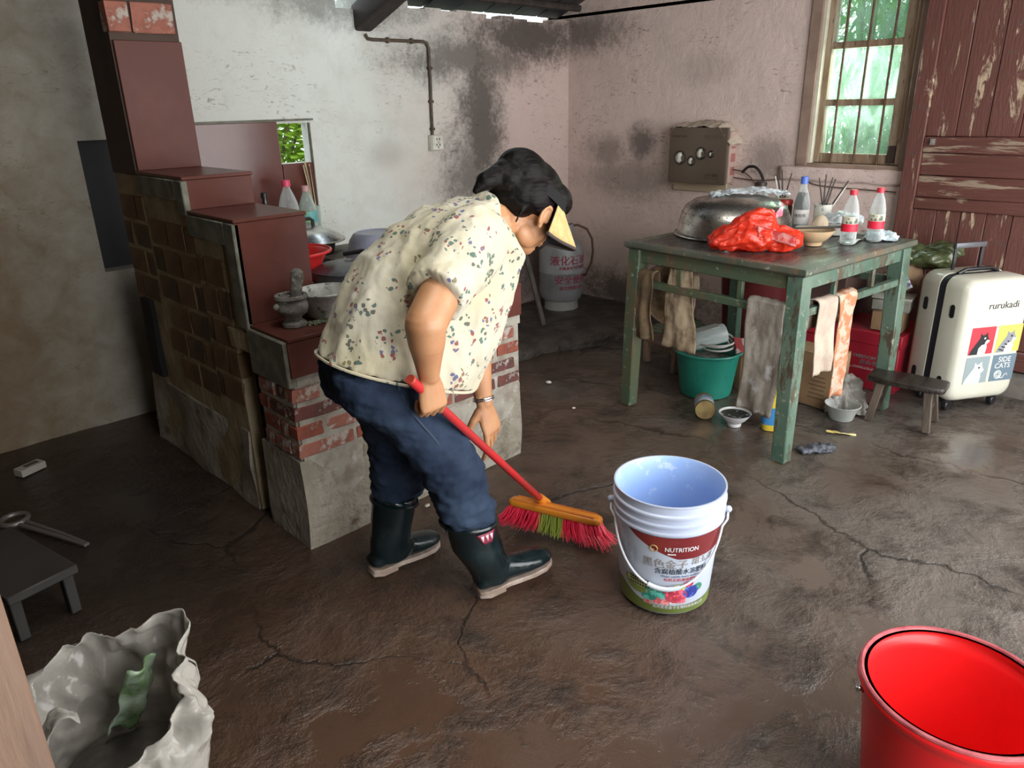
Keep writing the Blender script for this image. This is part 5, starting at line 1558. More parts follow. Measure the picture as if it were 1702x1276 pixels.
pkp = MB().grid(lambda u, v: ((u-.5)*.012 + .015*math.sin(v*3), (u-.5)*.105, (v-.5)*.115 + .02), 10, 10).build('printed_packet', mat('white_printed_packet', (.60, .58, .60), .35, c2=(.13, .13, .24), scale=24, stretch=(1, 1.2, 3.2), lo=.48, hi=.54), None, solid=.006)
pkp.location = (3.93, 1.275, .555); pkp.rotation_euler = (R(-32), R(-12), R(12)); wrinkle(pkp, .006, 18, 12)
tag(pkp, 'crumpled white packet with blue print leaning on the grey tray', 'packet')
gvb = MB()
for c, r in [((0, 0, .05), (.09, .14, .055)), ((.02, -.06, .085), (.07, .10, .04)), ((0, .07, .075), (.06, .08, .04))]: gvb.ball(c, r, 20, 12)
vb = thing('vegetable_bag', 'dark green plastic bag of leafy stalks behind the suitcase handle', 'bag', (4.11, 1.22, .62))
o = gvb.build('bag_skin', mat('olive_green_bag', (.050, .062, .024), .25, c2=(.10, .12, .055), scale=12, bmp=.6, bscale=30, coat=.3), vb); remesh(o, .008, 1); wrinkle(o, .024, 12, 13, (1, .5, 1))
for k in range(6):
    y = .05 + .025*k
    MB().tube([(-.07, y-.03, .03+.01*(k % 2)), (-.10, y, .06), (-.105, y+.035, .05-.012*k)], [.006, .005, .003], 7).build('stalk', mat('pale_green_stalk', (.28, .33, .13), .5) if k == 0 else bpy.data.materials['pale_green_stalk'], vb)

# ------------------------------------------------------------------ right: stool, bowl, suitcase
M_STL = mat('wet_dark_stool_wood', (.016, .012, .010), .22, c2=(.032, .024, .020), scale=6, stretch=(4, .6, 3), rough2=.38, bmp=.2)
M_STLL = mat('worn_stool_leg', (.10, .075, .055), .45, c2=(.05, .038, .03), scale=9, stretch=(3, 3, .6))
sl = thing('wooden_stool', 'small dark wet wooden stool in front of the suitcase', 'stool', (3.565, 1.05, 0), R(-84))
MB().loft([[(x, y, z) for x, y in [(-.165, -.055), (-.155, -.07), (0, -.082), (.155, -.07), (.165, -.055), (.165, .055), (.155, .07), (0, .082), (-.155, .07), (-.165, .055)]] for z in (.185, .212)]).build('seat', M_STL, sl, bevel=.004)
for sx in (-1, 1):
    for sy in (-1, 1):
        MB().loft([[(sx*.125+dx, sy*.082+dy, 0) for dx, dy in ((-.016, -.013), (.016, -.013), (.016, .013), (-.016, .013))], [(sx*.10+dx, sy*.045+dy, .186) for dx, dy in ((-.018, -.015), (.018, -.015), (.018, .015), (-.018, .015))]]).build('leg', M_STLL, sl, bevel=.002)
    MB().cbox((sx*.112, 0, .095), (.014, .12, .018)).build('stretcher', M_STLL, sl, bevel=.002)
clb = basin('clear_bowl', 'clear plastic bowl on the wet floor left of the small stool', 'bowl', (3.40, 1.265, 0), [(.050, 0), (.054, .005), (.072, .068), (.080, .074)], .0025, film('clear_bowl_plastic', (.52, .53, .50), .24, .2, 20, .2), rim=.003)
crumple('crumpled_bag', 'crumpled clear bag with dark scraps between the clear bowl and the red box', 'bag', (3.56, 1.33, 0), heap(9, .24, .20, .16), 30, 26, film('grey_clear_film', (.40, .37, .33), .42, .15, 22, .8), .035, 14, 10, rot=R(30))

SUM = Matrix.Translation((4.0, .935, 0)) @ Matrix.Rotation(R(-32.7), 4, 'Z')
suit = thing('suitcase', 'cream hard shell suitcase with cat pictures standing beside the old door', 'suitcase', (3.985, .955, 0), R(-31.5))
M_SHELL = mat('wet_cream_shell', (.56, .545, .46), .22, c2=(.52, .50, .41), scale=3, coat=.3, c3=(.62, .62, .58), s3=70, lo3=.66, hi3=.7, bmp=.1, bscale=120)
M_DRKZ = mat('black_zip_band', (.012, .013, .020), .5)
def rrect(w, h, r, n=6):
    out = []
    for cx, cy, a0 in ((w/2-r, h/2-r, 0), (-w/2+r, h/2-r, 90), (-w/2+r, -h/2+r, 180), (w/2-r, -h/2+r, 270)):
        for i in range(n+1):
            a = R(a0 + 90*i/n)
            out.append((cx + r*math.cos(a), cy + r*math.sin(a)))
    return out
sw, sh_, zc = .365, .595, .06 + .5975/2
def sring(y, k): return [(x, y, zc + z) for x, z in rrect(sw*k if False else sw-2*k, sh_-2*k, .055)]
def half(y0, y1, face):
    rings = [sring(y0, 0), sring(y0 + (y1-y0)*.72, 0), sring(y0 + (y1-y0)*.90, .010), sring(y0 + (y1-y0)*.98, .024), sring(y1, .042)]
    return MB().loft(rings, True, True)
half(-.022, -.152, 0).build('front_shell', M_SHELL, suit, angle=60)
half(.022, .152, 0).build('back_shell', M_SHELL, suit, angle=60)
MB().loft([sring(-.022, .004), sring(.022, .004)]).build('zip_band', M_DRKZ, suit, angle=60)
M_BLKP = mat('black_glossy_plastic', (.012, .012, .014), .3)
for y in (-.084, .084):
    for z in (.15, .50):
        MB().loft([[(-.1795, y + a, z + b_) for a, b_ in rrect(.030, .066, .0145)], [(-.1850, y + a*.9, z + b_*.95) for a, b_ in rrect(.030, .066, .0145)]]).build('side_stud', M_BLKP, suit)
MB().tube([(-.11, -.0, .655), (-.07, 0, .672), (.07, 0, .672), (.11, 0, .655)], .009, 8).build('carry_handle', M_BLKP, suit)
M_TELE = mat('dark_grey_metal', (.05, .05, .055), .3, metal=.6)
for sx in (-.075, .075): MB().cbox((sx, .075, .70), (.016, .010, .13)).build('trolley_rod', M_TELE, suit, bevel=.002)
MB().cbox((0, .075, .772), (.172, .024, .026)).build('trolley_grip', mat('silver_black_grip', (.10, .10, .11), .3, metal=.3), suit, bevel=.006, seg=2)
for sx in (-.13, .13):
    for sy in (-.085, .085):
        MB().lathe([(0, .068), (.024, .066), (.024, .052), (.016, .040), (0, .040)], 16, M=Matrix.Translation((sx, sy, 0))).build('caster_mount', M_BLKP, suit)
        wmx = Matrix.Translation((sx + .012, sy, .0262)) @ Matrix.Rotation(R(20), 4, 'Z') @ Matrix.Rotation(R(90), 4, 'X')
        wo = MB().lathe([(0, -.014), (.012, -.014), (.022, -.014), (.026, -.010), (.026, .010), (.022, .014), (.012, .014), (0, .014)], 22, M=wmx).build('wheel', M_BLKP, suit)
        MB().lathe([(.0165, -.0146), (.019, -.0150), (.019, -.0146)], 22, M=wmx, cap0=False, cap1=False).build('hub_ring', mat('grey_ring', (.4, .4, .4), .4), wo, solid=.001)
FS = Matrix(((1, 0, 0, 0), (0, 0, -1, -.1526), (0, 1, 0, 0), (0, 0, 0, 1)))
mb = MB()
text('rurukadi', .046, M=FS @ Matrix.Translation((.030, .530, 0)), mb=mb, sx=1.05, bold=.0009)
mb.build('brand_lettering', mat('dark_grey_print', (.10, .10, .10), .5), suit, smooth=False)
def flat(polys, m, name, dz=0.0, par=None):
    mb = MB()
    for p in polys: mb.add([(x, y, dz) for x, y in p], [tuple(range(len(p)))], FS)
    return mb.build(name, m, par or suit, smooth=False)
def sq(x, y, w, h): return [(x, y), (x+w, y), (x+w, y+h), (x, y+h)]
M_PR = {k: mat('print_' + k, c, .45) for k, c in dict(red=(.58, .035, .05), yellow=(.62, .50, .10), palegrey=(.24, .29, .30), slate=(.12, .17, .21), white=(.72, .72, .68), black=(.015, .015, .018), grey=(.22, .23, .25), pale=(.48, .52, .52)).items()}
X0, X1, Y0, Y1, SW = -.118, .030, .155, .300, .132
def mv(poly, dx, dy, s=1.0): return [(dx + x*s, dy + y*s) for x, y in poly]
catb = [(.005, .0), (.012, .020), (.030, .048), (.045, .070), (.052, .080), (.053, .105), (.064, .093), (.078, .095), (.090, .107), (.092, .090), (.100, .074), (.108, .066), (.102, .056), (.092, .050), (.096, .03), (.092, .0)]
chest = [(.050, .0), (.052, .030), (.066, .045), (.082, .048), (.084, .060), (.092, .070), (.108, .066), (.102, .056), (.092, .050), (.096, .03), (.092, .0)]
for key, (x, y), cm, chm in (('red', (X0, Y1), 'black', 'white'), ('yellow', (X1, Y1), 'grey', 'white'), ('palegrey', (X0, Y0), 'white', 'pale')):
    sqo = flat([sq(x, y, SW, SW)], M_PR[key], key + '_cat_print', .0006)
    flat([mv(catb, x, y)], M_PR[cm], 'cat_figure', .0012, sqo)
    flat([mv(chest, x, y)], M_PR[chm], 'cat_chest', .0018, sqo)
    flat([mv([(.078+.005*math.cos(t), .078+.005*math.sin(t)) for t in [2*math.pi*i/10 for i in range(10)]], x, y)], M_PR['black' if cm != 'black' else 'white'], 'cat_eye', .0024, sqo)
    if key == 'yellow':
        st_ = flat([mv([(.018+.014*k, .012+.013*k), (.046+.008*k, .006+.013*k), (.047+.008*k, .011+.013*k), (.021+.014*k, .018+.013*k)], x, y) for k in range(4)], M_PR['black'], 'cat_stripes', .0021, sqo)
        st_['kind'] = 'stuff'
slo = flat([sq(X1, Y0, SW, SW)], M_PR['slate'], 'slate_print')
mb = MB()
text('SIDE', .036, M=FS @ Matrix.Translation((X1+.068, Y0+.106, .0006)), mb=mb)
text('CATS', .036, M=FS @ Matrix.Translation((X1+.062, Y0+.075, .0006)), mb=mb)
for rr_ in (.020, .0145, .008):
    mb.tube([FS @ Vector((X1+.045+rr_*math.cos(t), Y0+.032+rr_*math.sin(t), .0006)) for t in [2*math.pi*i/20 for i in range(20)]], .0016, 5, closed=True)
mb.tube([FS @ Vector(p) for p in [(X1+.055, Y0+.014, .0006), (X1+.075, Y0+.014, .0006), (X1+.085, Y0+.03, .0006), (X1+.098, Y0+.034, .0006), (X1+.10, Y0+.022, .0006)]], .0017, 5)
mb.build('lettering', M_PR['white'], slo, smooth=False)

# ------------------------------------------------------------------ hung on the window wall
hp = thing('wall_appliance', 'brown panel appliance with four round chrome discs hung on the pink wall', 'appliance', (XW, 2.69, 1.11))
M_PANELB = mat('satin_brown_metal', (.135, .10, .075), .32, metal=.35, c2=(.15, .112, .086), scale=4)
M_SIDEP = mat('pinkish_side', (.42, .30, .26), .5, c2=(.34, .24, .2), scale=7)
MB().box(-.085, -.215, -.155, 0, .195, .150).build('box_body', M_SIDEP, hp, bevel=.008, seg=2)
MB().box(-.112, -.208, -.168, -.085, .210, .172).build('front_panel', M_PANELB, hp, bevel=.007, seg=2)
MB().box(-.02, -.17, -.225, 0, .225, -.155).build('wall_plate', mat('cream_plate', (.46, .36, .24), .6), hp, bevel=.003)
M_CHR = mat('chrome', (.8, .78, .74), .08, metal=1)
for y, z, r in ((.122, -.012, .040), (.038, -.030, .028), (-.030, .018, .036), (-.102, .015, .019)):
    Mx = Matrix.Translation((-.1118, y, z)) @ Matrix.Rotation(R(-90), 4, 'Y')
    dc = MB().lathe([(0, .004), (r*.5, .0035), (r*.85, .001), (r*.9, 0)], 30, M=Mx, cap0=False, cap1=False).build('chrome_disc', M_CHR, hp)
    MB().tube([Mx @ Vector((r*math.cos(t), r*math.sin(t), .001)) for t in [2*math.pi*i/30 for i in range(30)]], .0035, 6, closed=True).build('disc_ring', mat('dark_ring', (.03, .022, .018), .4) if r == .040 else bpy.data.materials['dark_ring'], dc)
FH = Matrix(((0, 0, -1, -.1126), (-1, 0, 0, 0), (0, 1, 0, 0), (0, 0, 0, 1)))
mb = MB()
text('HOMETHYE', .020, M=FH @ Matrix.Translation((-.135, .118, 0)), mb=mb, sx=1.1)
text('红外·聚能', .022, M=FH @ Matrix.Translation((.115, -.112, 0)), mb=mb)
mb.add([(.065, -.132, 0), (.165, -.132, 0), (.165, -.130, 0), (.065, -.130, 0)], [(0, 1, 2, 3)], FH)
mb.build('lettering', mat('dark_brown_print', (.035, .022, .018), .5), hp, smooth=False)
text('节能又安全', .026, M=FH @ Matrix.Translation((.105, .115, 0)), sx=1.05).build('top_lettering', mat('faint_print', (.09, .065, .05), .5), hp, smooth=False)
mb = MB().grid(lambda u, v: (-.112 + .115*v, .215 - .45*u - .02*v, .176 + .035*math.sin(math.pi*u)**.5*v - (.10*max(0, u-.78)/.22 if u > .78 else 0) - .05*max(0, .08-u)/.08 + .006*noise.noise(Vector((u*8, v*5, 4)))), 36, 8)
cv = mb.build('dust_cover', film('yellowed_cover_film', (.46, .38, .30), .75, .3, 24, .6), hp, solid=.002); wrinkle(cv, .010, 16, 14)
mb = MB()
for z, h in ((.05, .012), (-.03, .05), (-.11, .05)): mb.box(-.07, -.2165, z, -.02, -.2150, z+h)
sdp = mb.build('side_label', mat('red_brown_label', (.32, .12, .10), .6), hp, smooth=False); sdp['kind'] = 'stuff'
M_CABLE = mat('black_cable', (.018, .013, .012), .5)
def cable(label, pts, r, m=M_CABLE, cat='cable', name='cable'):
    o = thing(name, label, cat, pts[0])
    # smooth through the points
    P = [Vector(p) - Vector(pts[0]) for p in pts]
    out = []
    for i in range(len(P)-1):
        p0, p1, p2, p3 = P[max(i-1, 0)], P[i], P[i+1], P[min(i+2, len(P)-1)]
        for k in range(8):
            t = k/8
            out.append(.5*((2*p1) + (p2-p0)*t + (2*p0-5*p1+4*p2-p3)*t*t + (3*p1-p0-3*p2+p3)*t**3))
    out.append(P[-1])
    MB().tube(out, r, 8).build('strand', m, o)
    return o
cable('thick black hose curving from the wall appliance to behind the colander', [(XW-.03, 2.41, 1.02), (XW-.05, 2.36, 1.055), (XW-.06, 2.30, 1.05), (XW-.06, 2.25, .98), (XW-.07, 2.235, .86), (XW-.06, 2.25, .70)], .0085, name='hose', cat='hose')
cable('thin brown cable from the appliance side drooping left of the black hose', [(XW-.04, 2.475, 1.035), (XW-.03, 2.40, 1.02), (XW-.03, 2.33, .97), (XW-.03, 2.30, .90)], .004, mat('brown_cable', (.10, .06, .045), .6))
cable('thin cable running from the appliance along the wall to the window sill', [(XW-.02, 2.475, .985), (XW-.015, 2.30, .975), (XW-.012, 2.05, 1.0), (XW-.012, 1.92, .965), (XW-.02, 1.50, .955)], .0035, bpy.data.materials['brown_cable'])
# ------------------------------------------------------------------ white fertiliser pail
PX, PY, PH = 1.70, 1.098, .388
pail = thing('plastic_pail', 'white fertiliser pail with maroon and green label and thin white handle', 'pail', (PX, PY, 0))
M_PAIL = mat('lavender_white_plastic', (.47, .51, .63), .35, c2=(.42, .47, .60), scale=6, c3=(.40, .46, .60), s3=14, lo3=.60, hi3=.75)
PR0, PR1 = .134, .158
def prad(z): return PR0 + (PR1-PR0)*min(1, z/.33)
prof = [(.118, 0), (.128, .003), (PR0, .010)] + [(prad(z), z) for z in (.05, .10, .15, .20, .25, .285)] + [(.158, .290), (.166, .294), (.166, .300), (.160, .304), (.160, .316), (.167, .320), (.167, .326), (.161, .330), (.161, .346), (.168, .350), (.168, .356), (.162, .360), (.162, .380), (.166, .384), (.166, .388)]
MB().lathe([(0, 0)] + prof + [(.161, .388)], 64, cap1=False).build('pail_body', M_PAIL, pail)
MB().lathe([(.161, .388), (.156, .380), (.153, .30), (.128, .010), (.120, .006), (0, .006)], 64, cap0=False).build('pail_inside', mat('pale_blue_pail_inside', (.31, .46, .78), .35, c2=(.37, .50, .76), scale=5, c3=(.50, .62, .80), s3=18), pail)
pa = math.atan2(-PY, -PX)
def pc(x, z, dr=.0012):
    r = prad(z) + dr
    a = pa + x/.147
    return (r*math.cos(a), r*math.sin(a), z)
def cpatch(name, x0, x1, zlo, zhi, m, dr=.0012, n=40, k=6):
    mb = MB().grid(lambda u, v: pc(x0+(x1-x0)*u, zlo(u) + (zhi(u)-zlo(u))*v, dr), n, k)
    return mb.build(name, m, pail)
M_LWH = mat('label_pale_blue', (.48, .53, .62), .35)
M_LMAR = mat('label_maroon', (.16, .018, .020), .4, c2=(.24, .035, .028), scale=5)
M_LGRN = mat('label_olive_green', (.13, .17, .04), .4, c2=(.17, .22, .06), scale=6)
M_LWHITE = mat('label_white_print', (.75, .74, .74), .4)
M_LDARK = mat('label_dark_print', (.03, .04, .06), .4)
M_LGOLD = mat('label_grey_gold_print', (.30, .27, .25), .35)
M_LREDP = mat('label_red_print', (.60, .05, .08), .4)
M_LBLUE = mat('label_blue_print', (.10, .16, .32), .4)
cpatch('label_sheet', -.215, .215, lambda u: .012, lambda u: .284, M_LWH, .0008, 60, 4)
cpatch('label_maroon_band', -.115, .215, lambda u: .284 - .074*min(1, u*2.2)**.8 + .016*max(0, u-.6), lambda u: .284, M_LMAR, .0014)
cpatch('label_green_band', -.215, .215, lambda u: .012, lambda u: .052 + .030*math.exp(-((u-.12)/.16)**2) - .012*math.sin(u*3.2), M_LGRN, .0014)
def ptext(name, s, size, x, z, m, dr=.0022, sx=1.0, par=None):
    text(s, size, fn=lambda a, b_: pc(x+a, z+b_, dr), sx=sx, bold=size*.014).build(name, m, par or pail, smooth=False)
ptext('brand_lettering', 'NUTRITION', .021, .045, .243, M_LWHITE, sx=.86)
MB().tube([pc(-.034 + .010*math.cos(t), .243 + .010*math.sin(t), .0022) for t in [2*math.pi*i/16 for i in range(16)]], .0022, 5, closed=True).build('brand_ring', mat('brand_gold', (.40, .26, .09), .35), pail)
cpatch('white_bar', .005, .028, lambda u: .226, lambda u: .230, M_LWHITE, .0022, 6, 2)
ptext('title_lettering', '黑色金子', .034, .000, .190, M_LGOLD, sx=.98)
ptext('title_lettering', '甜玉洋', .026, .116, .197, M_LGOLD)
ptext('subtitle_lettering', '含腐植酸水溶肥料', .0215, .052, .165, M_LDARK, sx=.95)
ptext('script_lettering', 'Water soluble humic fertilizer', .0100, .050, .149, M_LBLUE)
ptext('red_lettering', '有机无机液体肥料', .0130, .050, .136, M_LREDP)
ptext('company_lettering', '沧州黑色金子生物科技有限公司', .0125, .055, .034, M_LWHITE)
cpatch('price_tag', -.062, -.034, lambda u: .038, lambda u: .052, mat('tag_pale_red', (.62, .30, .26), .45), .0022, 6, 2)
ptext('small_lettering', '含量\n净含', .006, -.048, .045, M_LREDP, .003)
mb = MB()
for k in range(7):
    for w in range(3):
        x0 = -.150 + .004*w + .022*w; z = .222 - .0085*k
        mb.grid(lambda u, v: pc(x0 + .018*u*(1 - .2*((k+w) % 3)), z + .0022*v, .0018), 3, 1)
sp_ = mb.build('small_print', mat('label_grey_print', (.30, .34, .42), .4), pail, smooth=False); sp_['kind'] = 'stuff'
# melon with a printed grid, and the fruit
def disc(cx, cz, rx, rz, m, name, dr=.0022, half_=None, par=None):
    mb = MB()
    n = 24
    pts = [pc(cx, cz, dr)] + [pc(cx + rx*math.cos(2*math.pi*i/n), cz + rz*math.sin(2*math.pi*i/n)*(1 if half_ is None or math.sin(2*math.pi*i/n) < 0 else half_), dr) for i in range(n)]
    mb.add(pts, [(0, 1+i, 1+(i+1) % n) for i in range(n)])
    return mb.build(name, m, par or pail, smooth=False)
mel = disc(-.085, .105, .052, .038, mat('melon_green', (.20, .26, .07), .4), 'melon_print', .0022, .45)
disc(-.080, .112, .044, .022, mat('melon_flesh', (.42, .44, .16), .4), 'melon_flesh_print', .0027, .5, mel)
mb = MB()
for r_ in range(3):
    for c_ in range(8):
        mb.grid(lambda u, v: pc(-.112 + .009*c_ + .0062*u, .094 + .0105*r_ + .0065*v, .0033), 1, 1)
gp = mb.build('melon_grid_print', M_LDARK, mel, smooth=False); gp['kind'] = 'stuff'
fr = [((-.025, .082), (.030, .022), (.05, .30, .24), 'teal_cabbage'), ((-.045, .065), (.024, .012), (.04, .24, .19), 'teal_leaf'), ((.010, .100), (.016, .014), (.35, .02, .06), 'cherry'), ((.045, .104), (.024, .017), (.38, .46, .20), 'kiwi'),
      ((.075, .118), (.016, .010), (.45, .02, .05), 'red_apple'), ((.040, .078), (.034, .026), (.50, .05, .08), 'strawberry'), ((-.018, .056), (.014, .012), (.70, .12, .14), 'tomato'), ((.006, .054), (.013, .011), (.75, .16, .16), 'tomato'),
      ((.085, .088), (.026, .022), (.03, .05, .28), 'blueberry'), ((.110, .098), (.018, .014), (.06, .22, .16), 'mint_leaf'), ((.030, .052), (.010, .007), (.7, .6, .6), 'lychee'), ((.060, .058), (.011, .009), (.60, .08, .12), 'raspberry')]
for i, ((x, z), (rx_, rz_), c, nme) in enumerate(fr):
    disc(x, z, rx_, rz_, mat('print_%s_%d' % (nme, i), c, .4, c2=tuple(min(1, k*1.9+.06) for k in c), scale=55, lo=.5, hi=.56), nme + '_print', .0022 + .0004*(i % 3))
# wire handle hanging down over the front
hpts = []
for i in range(41):
    t = math.pi*i/40
    a = pa - math.pi/2 + .10 + (math.pi - .2)*i/40
    drop = .205*math.sin(t)**.8
    z = .318 - drop
    r = (prad(z) if z < .29 else .166) + .007 + .010*math.sin(t)
    hpts.append((r*math.cos(a), r*math.sin(a), z))
MB().tube(hpts, .0035, 8).build('handle', mat('white_handle', (.66, .68, .74), .4), pail)
MB().tube(hpts[16:25], .0075, 10).build('handle_grip', mat('white_grip', (.60, .64, .70), .4), pail)
for p in (hpts[0], hpts[-1]): MB().ball(p, .011, 12, 8).build('handle_lug', M_PAIL, pail)

# ------------------------------------------------------------------ big red bucket, near right
rbk = thing('red_bucket', 'big red plastic bucket at the near right on the wet floor', 'bucket', (1.492, .242, 0))
M_RB = mat('bright_red_plastic', (.80, .016, .018), .32, c2=(.74, .014, .016), scale=3, c3=(.25, .02, .025), s3=42, lo3=.72, hi3=.76, coat=.1)
MB().lathe(shell([(.138, 0), (.145, .004), (.150, .02), (.176, .255), (.178, .270), (.186, .280), (.190, .290), (.190, .296), (.186, .302), (.176, .302)], .005), 64).build('bucket_body', M_RB, rbk)
MB().tube([(.1835*math.cos(t), .1835*math.sin(t), .302) for t in [2*math.pi*i/64 for i in range(64)]], .0055, 8, closed=True).build('rim', mat('muddy_pinkish_rim', (.42, .10, .11), .3, c2=(.28, .05, .06), scale=22, c3=(.06, .015, .015), s3=50, lo3=.64, hi3=.7), rbk)
MB().ball((-.10, .155, .262), (.010, .010, .008), 10, 7).build('handle_pin', M_STEEL, rbk)

# ------------------------------------------------------------------ rubbish bag, near left
tr = thing('rubbish_bag', 'open white plastic rubbish bag with crumpled wrappers, near left on the floor', 'bag', (.235, 1.50, 0))
M_TBAG = film('milky_rubbish_bag', (.42, .39, .345), .52, .2, 16, .5)
def bagf(u, v):
    a = 2*math.pi*u
    r = .15 + .035*v - .02*v*v
    rim = .30 + .075*math.cos(a - R(35)) 
    z = rim*v
    n_ = noise.fractal(Vector((math.cos(a)*1.6, math.sin(a)*1.6, v*2.2)), .6, 2, 3)
    rr = r*(1 + .22*n_*(.4+v)) * (1 if v < .93 else 1 - .05*(v-.93)/.07)
    if v < .06: rr *= .55 + .45*v/.06
    return (rr*math.cos(a)*1.05, rr*math.sin(a), max(.002, z + .02*n_*v))
o = MB().grid(bagf, 120, 56).build('bag_skin', M_TBAG, tr, solid=.002, angle=80)
wrinkle(o, .006, 7, 21, (1, 1, .7)); wrinkle(o, .026, 5, 22, (1, 1, .8), ridge=True); wrinkle(o, .008, 20, 25, ridge=True)
for v in o.data.vertices: v.co.z = max(v.co.z, .002)
MB().lathe([(0, .06), (.12, .06), (.13, .10), (.06, .13), (0, .12)], 24).build('dark_rubbish', mat('dark_rubbish', (.035, .028, .024), .6, c2=(.07, .06, .05), scale=14, bmp=1, bscale=30), tr)
gw = MB().grid(lambda u, v: ((u-.5)*.075 + .012*math.sin(v*4), .012*math.sin(u*6+v*3), (v-.5)*.20), 12, 18).build('green_wrapper', mat('green_silver_wrapper', (.10, .16, .07), .22, c2=(.30, .36, .28), scale=14), tr, solid=.004)
gw.location = (.055, .045, .23); gw.rotation_euler = (R(22), R(14), R(20)); wrinkle(gw, .010, 20, 23)
hnd = MB().grid(lambda u, v: (-.06 - .09*u, .02 + .05*(v-.5) + .02*math.sin(u*3), .27 + .05*math.sin(u*math.pi) - .09*u), 16, 8).build('bag_handle', M_TBAG, tr, solid=.002)
wrinkle(hnd, .012, 22, 24)

# ------------------------------------------------------------------ dim firing side: low stool, tongs, matchbox
ds = thing('dark_stool', 'low dark wooden stool in the shade at the far left', 'stool', (.235, 2.50, 0), R(12))
M_DIM = mat('dull_dark_wood', (.026, .022, .019), .6, c2=(.020, .017, .015), scale=8)
MB().cbox((0, 0, .155), (.20, .42, .03)).build('seat', M_DIM, ds, bevel=.004)
for sx in (-.075, .075):
    for sy in (-.17, .17): MB().cbox((sx, sy, .07), (.032, .032, .14)).build('leg', M_DIM, ds, bevel=.003)
tg = thing('fire_tongs', 'iron fire tongs with a ring end lying on the shaded floor', 'tongs', (.36, 3.05, .012), R(-70))
MB().tube([(0, -.012, 0), (.22, -.006, .002), (.36, -.004, .0)], [.009, .008, .006], 8).build('arm', mat('grey_iron', (.16, .14, .13), .5, metal=.6), tg)
MB().tube([(0, .012, 0), (.22, .010, .002), (.36, .006, .0)], [.009, .008, .006], 8).build('arm', bpy.data.materials['grey_iron'], tg)
MB().tube([(-.05+.045*math.cos(t), .045*math.sin(t), .004) for t in [2*math.pi*i/24 for i in range(24)]], .010, 8, closed=True).build('ring', bpy.data.materials['grey_iron'], tg)
mx_ = thing('matchbox', 'small pale matchbox lying on the dark floor at the left', 'box', (.50, 3.55, 0), R(22))
MB().cbox((0, 0, .016), (.11, .055, .032)).build('sleeve', mat('greyish_card', (.30, .27, .24), .7), mx_, bevel=.002)
MB().cbox((.008, 0, .0325), (.06, .025, .002)).build('printed_patch', mat('dark_patch', (.06, .05, .045), .7), mx_)

# ------------------------------------------------------------------ small things on the floor
rg = MB()
for c, r in [((0, 0, .012), (.055, .035, .020)), ((.05, -.02, .016), (.04, .035, .022)), ((-.045, .015, .010), (.03, .03, .015))]: rg.ball(c, r, 18, 10)
o = rg.build('floor_rag', mat('wet_blue_grey_rag', (.085, .09, .11), .5, c2=(.05, .052, .065), scale=18, bmp=.6)); remesh(o, .005, 1); wrinkle(o, .014, 22, 31)
for v in o.data.vertices: v.co.z = max(v.co.z, .001)
o.location = (2.965, 1.20, .0); o.rotation_euler = (0, 0, R(-20)); tag(o, 'wet blue grey rag at the foot of the front table leg', 'rag')
lf_ = MB().grid(lambda u, v: ((u-.5)*.13, (v-.5)*.035*(1-(2*u-1)**2*.8), .004+.006*math.sin(u*4+v*2)), 14, 6).build('yellow_peel', mat('yellow_peel', (.55, .42, .10), .4, c2=(.62, .55, .30), scale=30), None, solid=.003)
lf_.location = (3.225, 1.19, 0); lf_.rotation_euler = (0, 0, R(-58)); wrinkle(lf_, .004, 30, 32); tag(lf_, 'yellow peel lying on the wet floor before the clear bowl', 'peel')
for (x, y, s_, lab, c) in ((2.80, 2.62, .018, 'white paper scrap on the floor left of the table', (.55, .52, .48)), (2.62, 2.28, .012, 'tiny white scrap on the floor between stove and table', (.50, .47, .42)),
                           (1.50, 2.05, .012, 'pale pebble on the floor right of the stove plinth', (.42, .38, .32))):
    o = MB().ball((0, 0, s_*.4), (s_, s_*.7, s_*.4), 8, 5).build('scrap', mat('pale_scrap', c, .6)); wrinkle(o, s_*.4, 40, x)
    o.location = (x, y, .002); tag(o, lab, 'scrap')

# ------------------------------------------------------------------ greenery outside
def leaf_mat(name, a, b_):
    m, N, L, P = nt(name)
    co = coord_of(N, L)
    c = mixc(N, L, ramp(N, L, noise_node(N, L, co, 2.5, 4, .6), .38, .62), a, b_)
    L.new(c, P.inputs['Base Color'])
    P.inputs['Roughness'].default_value = .4
    tl = N.new('ShaderNodeBsdfTranslucent')
    L.new(c, tl.inputs[0])
    mx = N.new('ShaderNodeMixShader'); mx.inputs[0].default_value = .45
    L.new(P.outputs[0], mx.inputs[1]); L.new(tl.outputs[0], mx.inputs[2])
    L.new(mx.outputs[0], N['Material Output'].inputs[0])
    return m
M_BAM = [leaf_mat('bamboo_leaf', (.12, .34, .06), (.26, .52, .12)), leaf_mat('bluish_bamboo_leaf', (.12, .32, .14), (.28, .50, .26))]
M_SHRUB = leaf_mat('yellow_green_leaf', (.28, .46, .05), (.55, .72, .12))
M_CULM = mat('bamboo_culm', (.16, .26, .08), .5, c2=(.24, .30, .12), scale=4)
def leaves(mb, n, box_, ln, w, rd, droop=.6):
    for k in range(n):
        c = Vector([rd.uniform(*box_[i]) for i in range(3)])
        a, d = rd.uniform(0, 6.28), rd.uniform(-.2, droop*2)
        f_ = Vector((math.cos(a)*math.cos(d), math.sin(a)*math.cos(d), -math.sin(d)))
        s_ = f_.cross(Vector((rd.uniform(-.4, .4), rd.uniform(-.4, .4), 1))).normalized()
        l, ww = ln*rd.uniform(.7, 1.3), w*rd.uniform(.7, 1.3)
        mb.add([c, c + f_*l*.35 + s_*ww, c + f_*l, c + f_*l*.35 - s_*ww], [(0, 1, 2, 3)])
rd = random.Random(3)
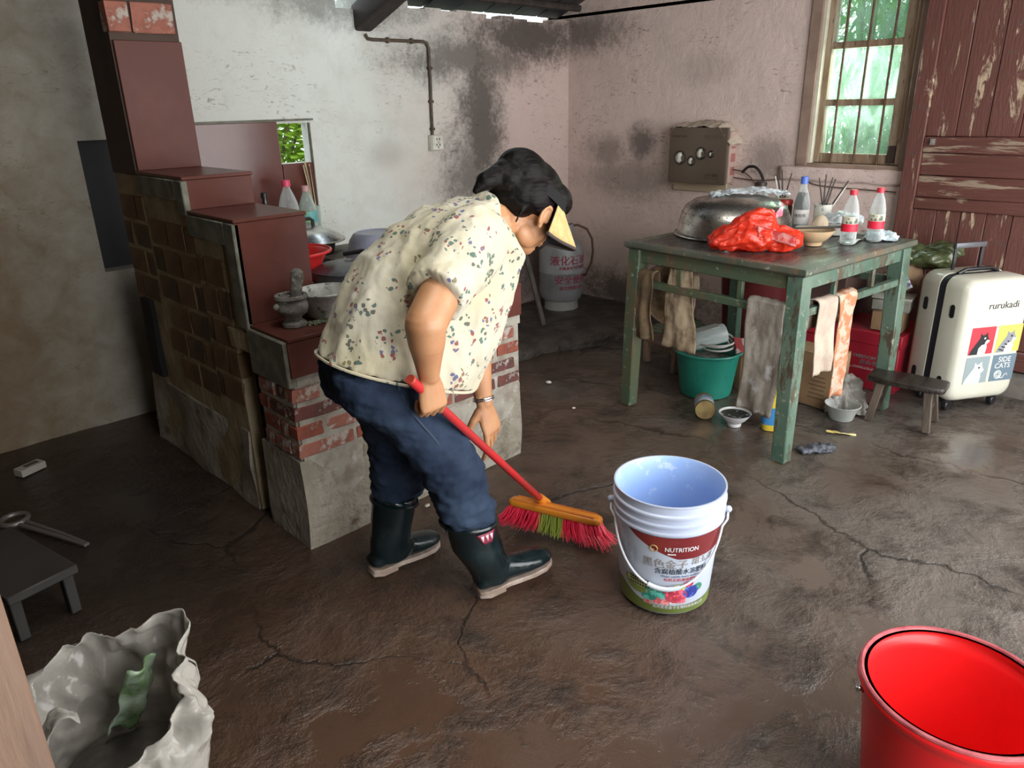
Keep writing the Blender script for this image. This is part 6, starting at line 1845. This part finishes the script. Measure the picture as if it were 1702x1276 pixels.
spots = [(5.35, 1.35), (5.5, 1.75), (5.45, 2.15), (5.9, 1.5), (6.0, 2.0), (6.1, 2.5), (6.6, 1.7), (6.7, 2.4), (6.9, 2.0), (7.3, 2.2), (7.2, 2.8), (7.6, 2.5)]
for i, (x, y) in enumerate(spots):
    b_ = thing('bamboo', 'leafy green bamboo growing outside the barred window', 'bamboo', (x, y, 0), 0, 'bamboo outside the window')
    mb = MB()
    for q in range(3):
        ox, oy = rd.uniform(-.12, .12), rd.uniform(-.12, .12)
        mb.tube([(ox, oy, 0), (ox*1.4, oy*1.4, 1.3), (ox*2.2, oy*2.2, 2.6)], [.022, .018, .008], 7)
    cm = mb.build('culms', M_CULM, b_); cm['kind'] = 'stuff'
    mb = MB()
    leaves(mb, 800, ((-.32, .32), (-.32, .32), (.5, 2.7)), .20, .017, rd)
    lv = mb.build('foliage', M_BAM[i % 2], b_, smooth=False); lv['kind'] = 'stuff'
for i, (x, y) in enumerate(((2.75, 5.0), (3.1, 5.2), (2.45, 5.1), (3.4, 5.6), (2.9, 5.7))):
    b_ = thing('shrub', 'bright yellow green shrub seen through the small wall opening', 'shrub', (x, y, 0), 0, 'shrubs behind the socket wall')
    mb = MB()
    for q in range(4): mb.tube([(0, 0, 0), (rd.uniform(-.2, .2), rd.uniform(-.2, .2), .8), (rd.uniform(-.3, .3), rd.uniform(-.3, .3), 1.7)], [.02, .014, .006], 6)
    mb.build('stems', mat('shrub_stem', (.18, .14, .08), .7) if i == 0 else bpy.data.materials['shrub_stem'], b_)['kind'] = 'stuff'
    mb = MB()
    leaves(mb, 1700, ((-.40, .40), (-.3, .3), (.4, 2.0)), .085, .030, rd, .3)
    mb.build('foliage', M_SHRUB, b_, smooth=False)['kind'] = 'stuff'
gnd = MB().box(4.62, -3, -.3, 12, 8, -.12)
gnd.box(-4, 4.35, -.3, 4.6, 9, -.12)
structure(gnd.build('trim_7', mat('outdoor_earth', (.12, .14, .06), .9, c2=(.07, .10, .03), scale=3)))
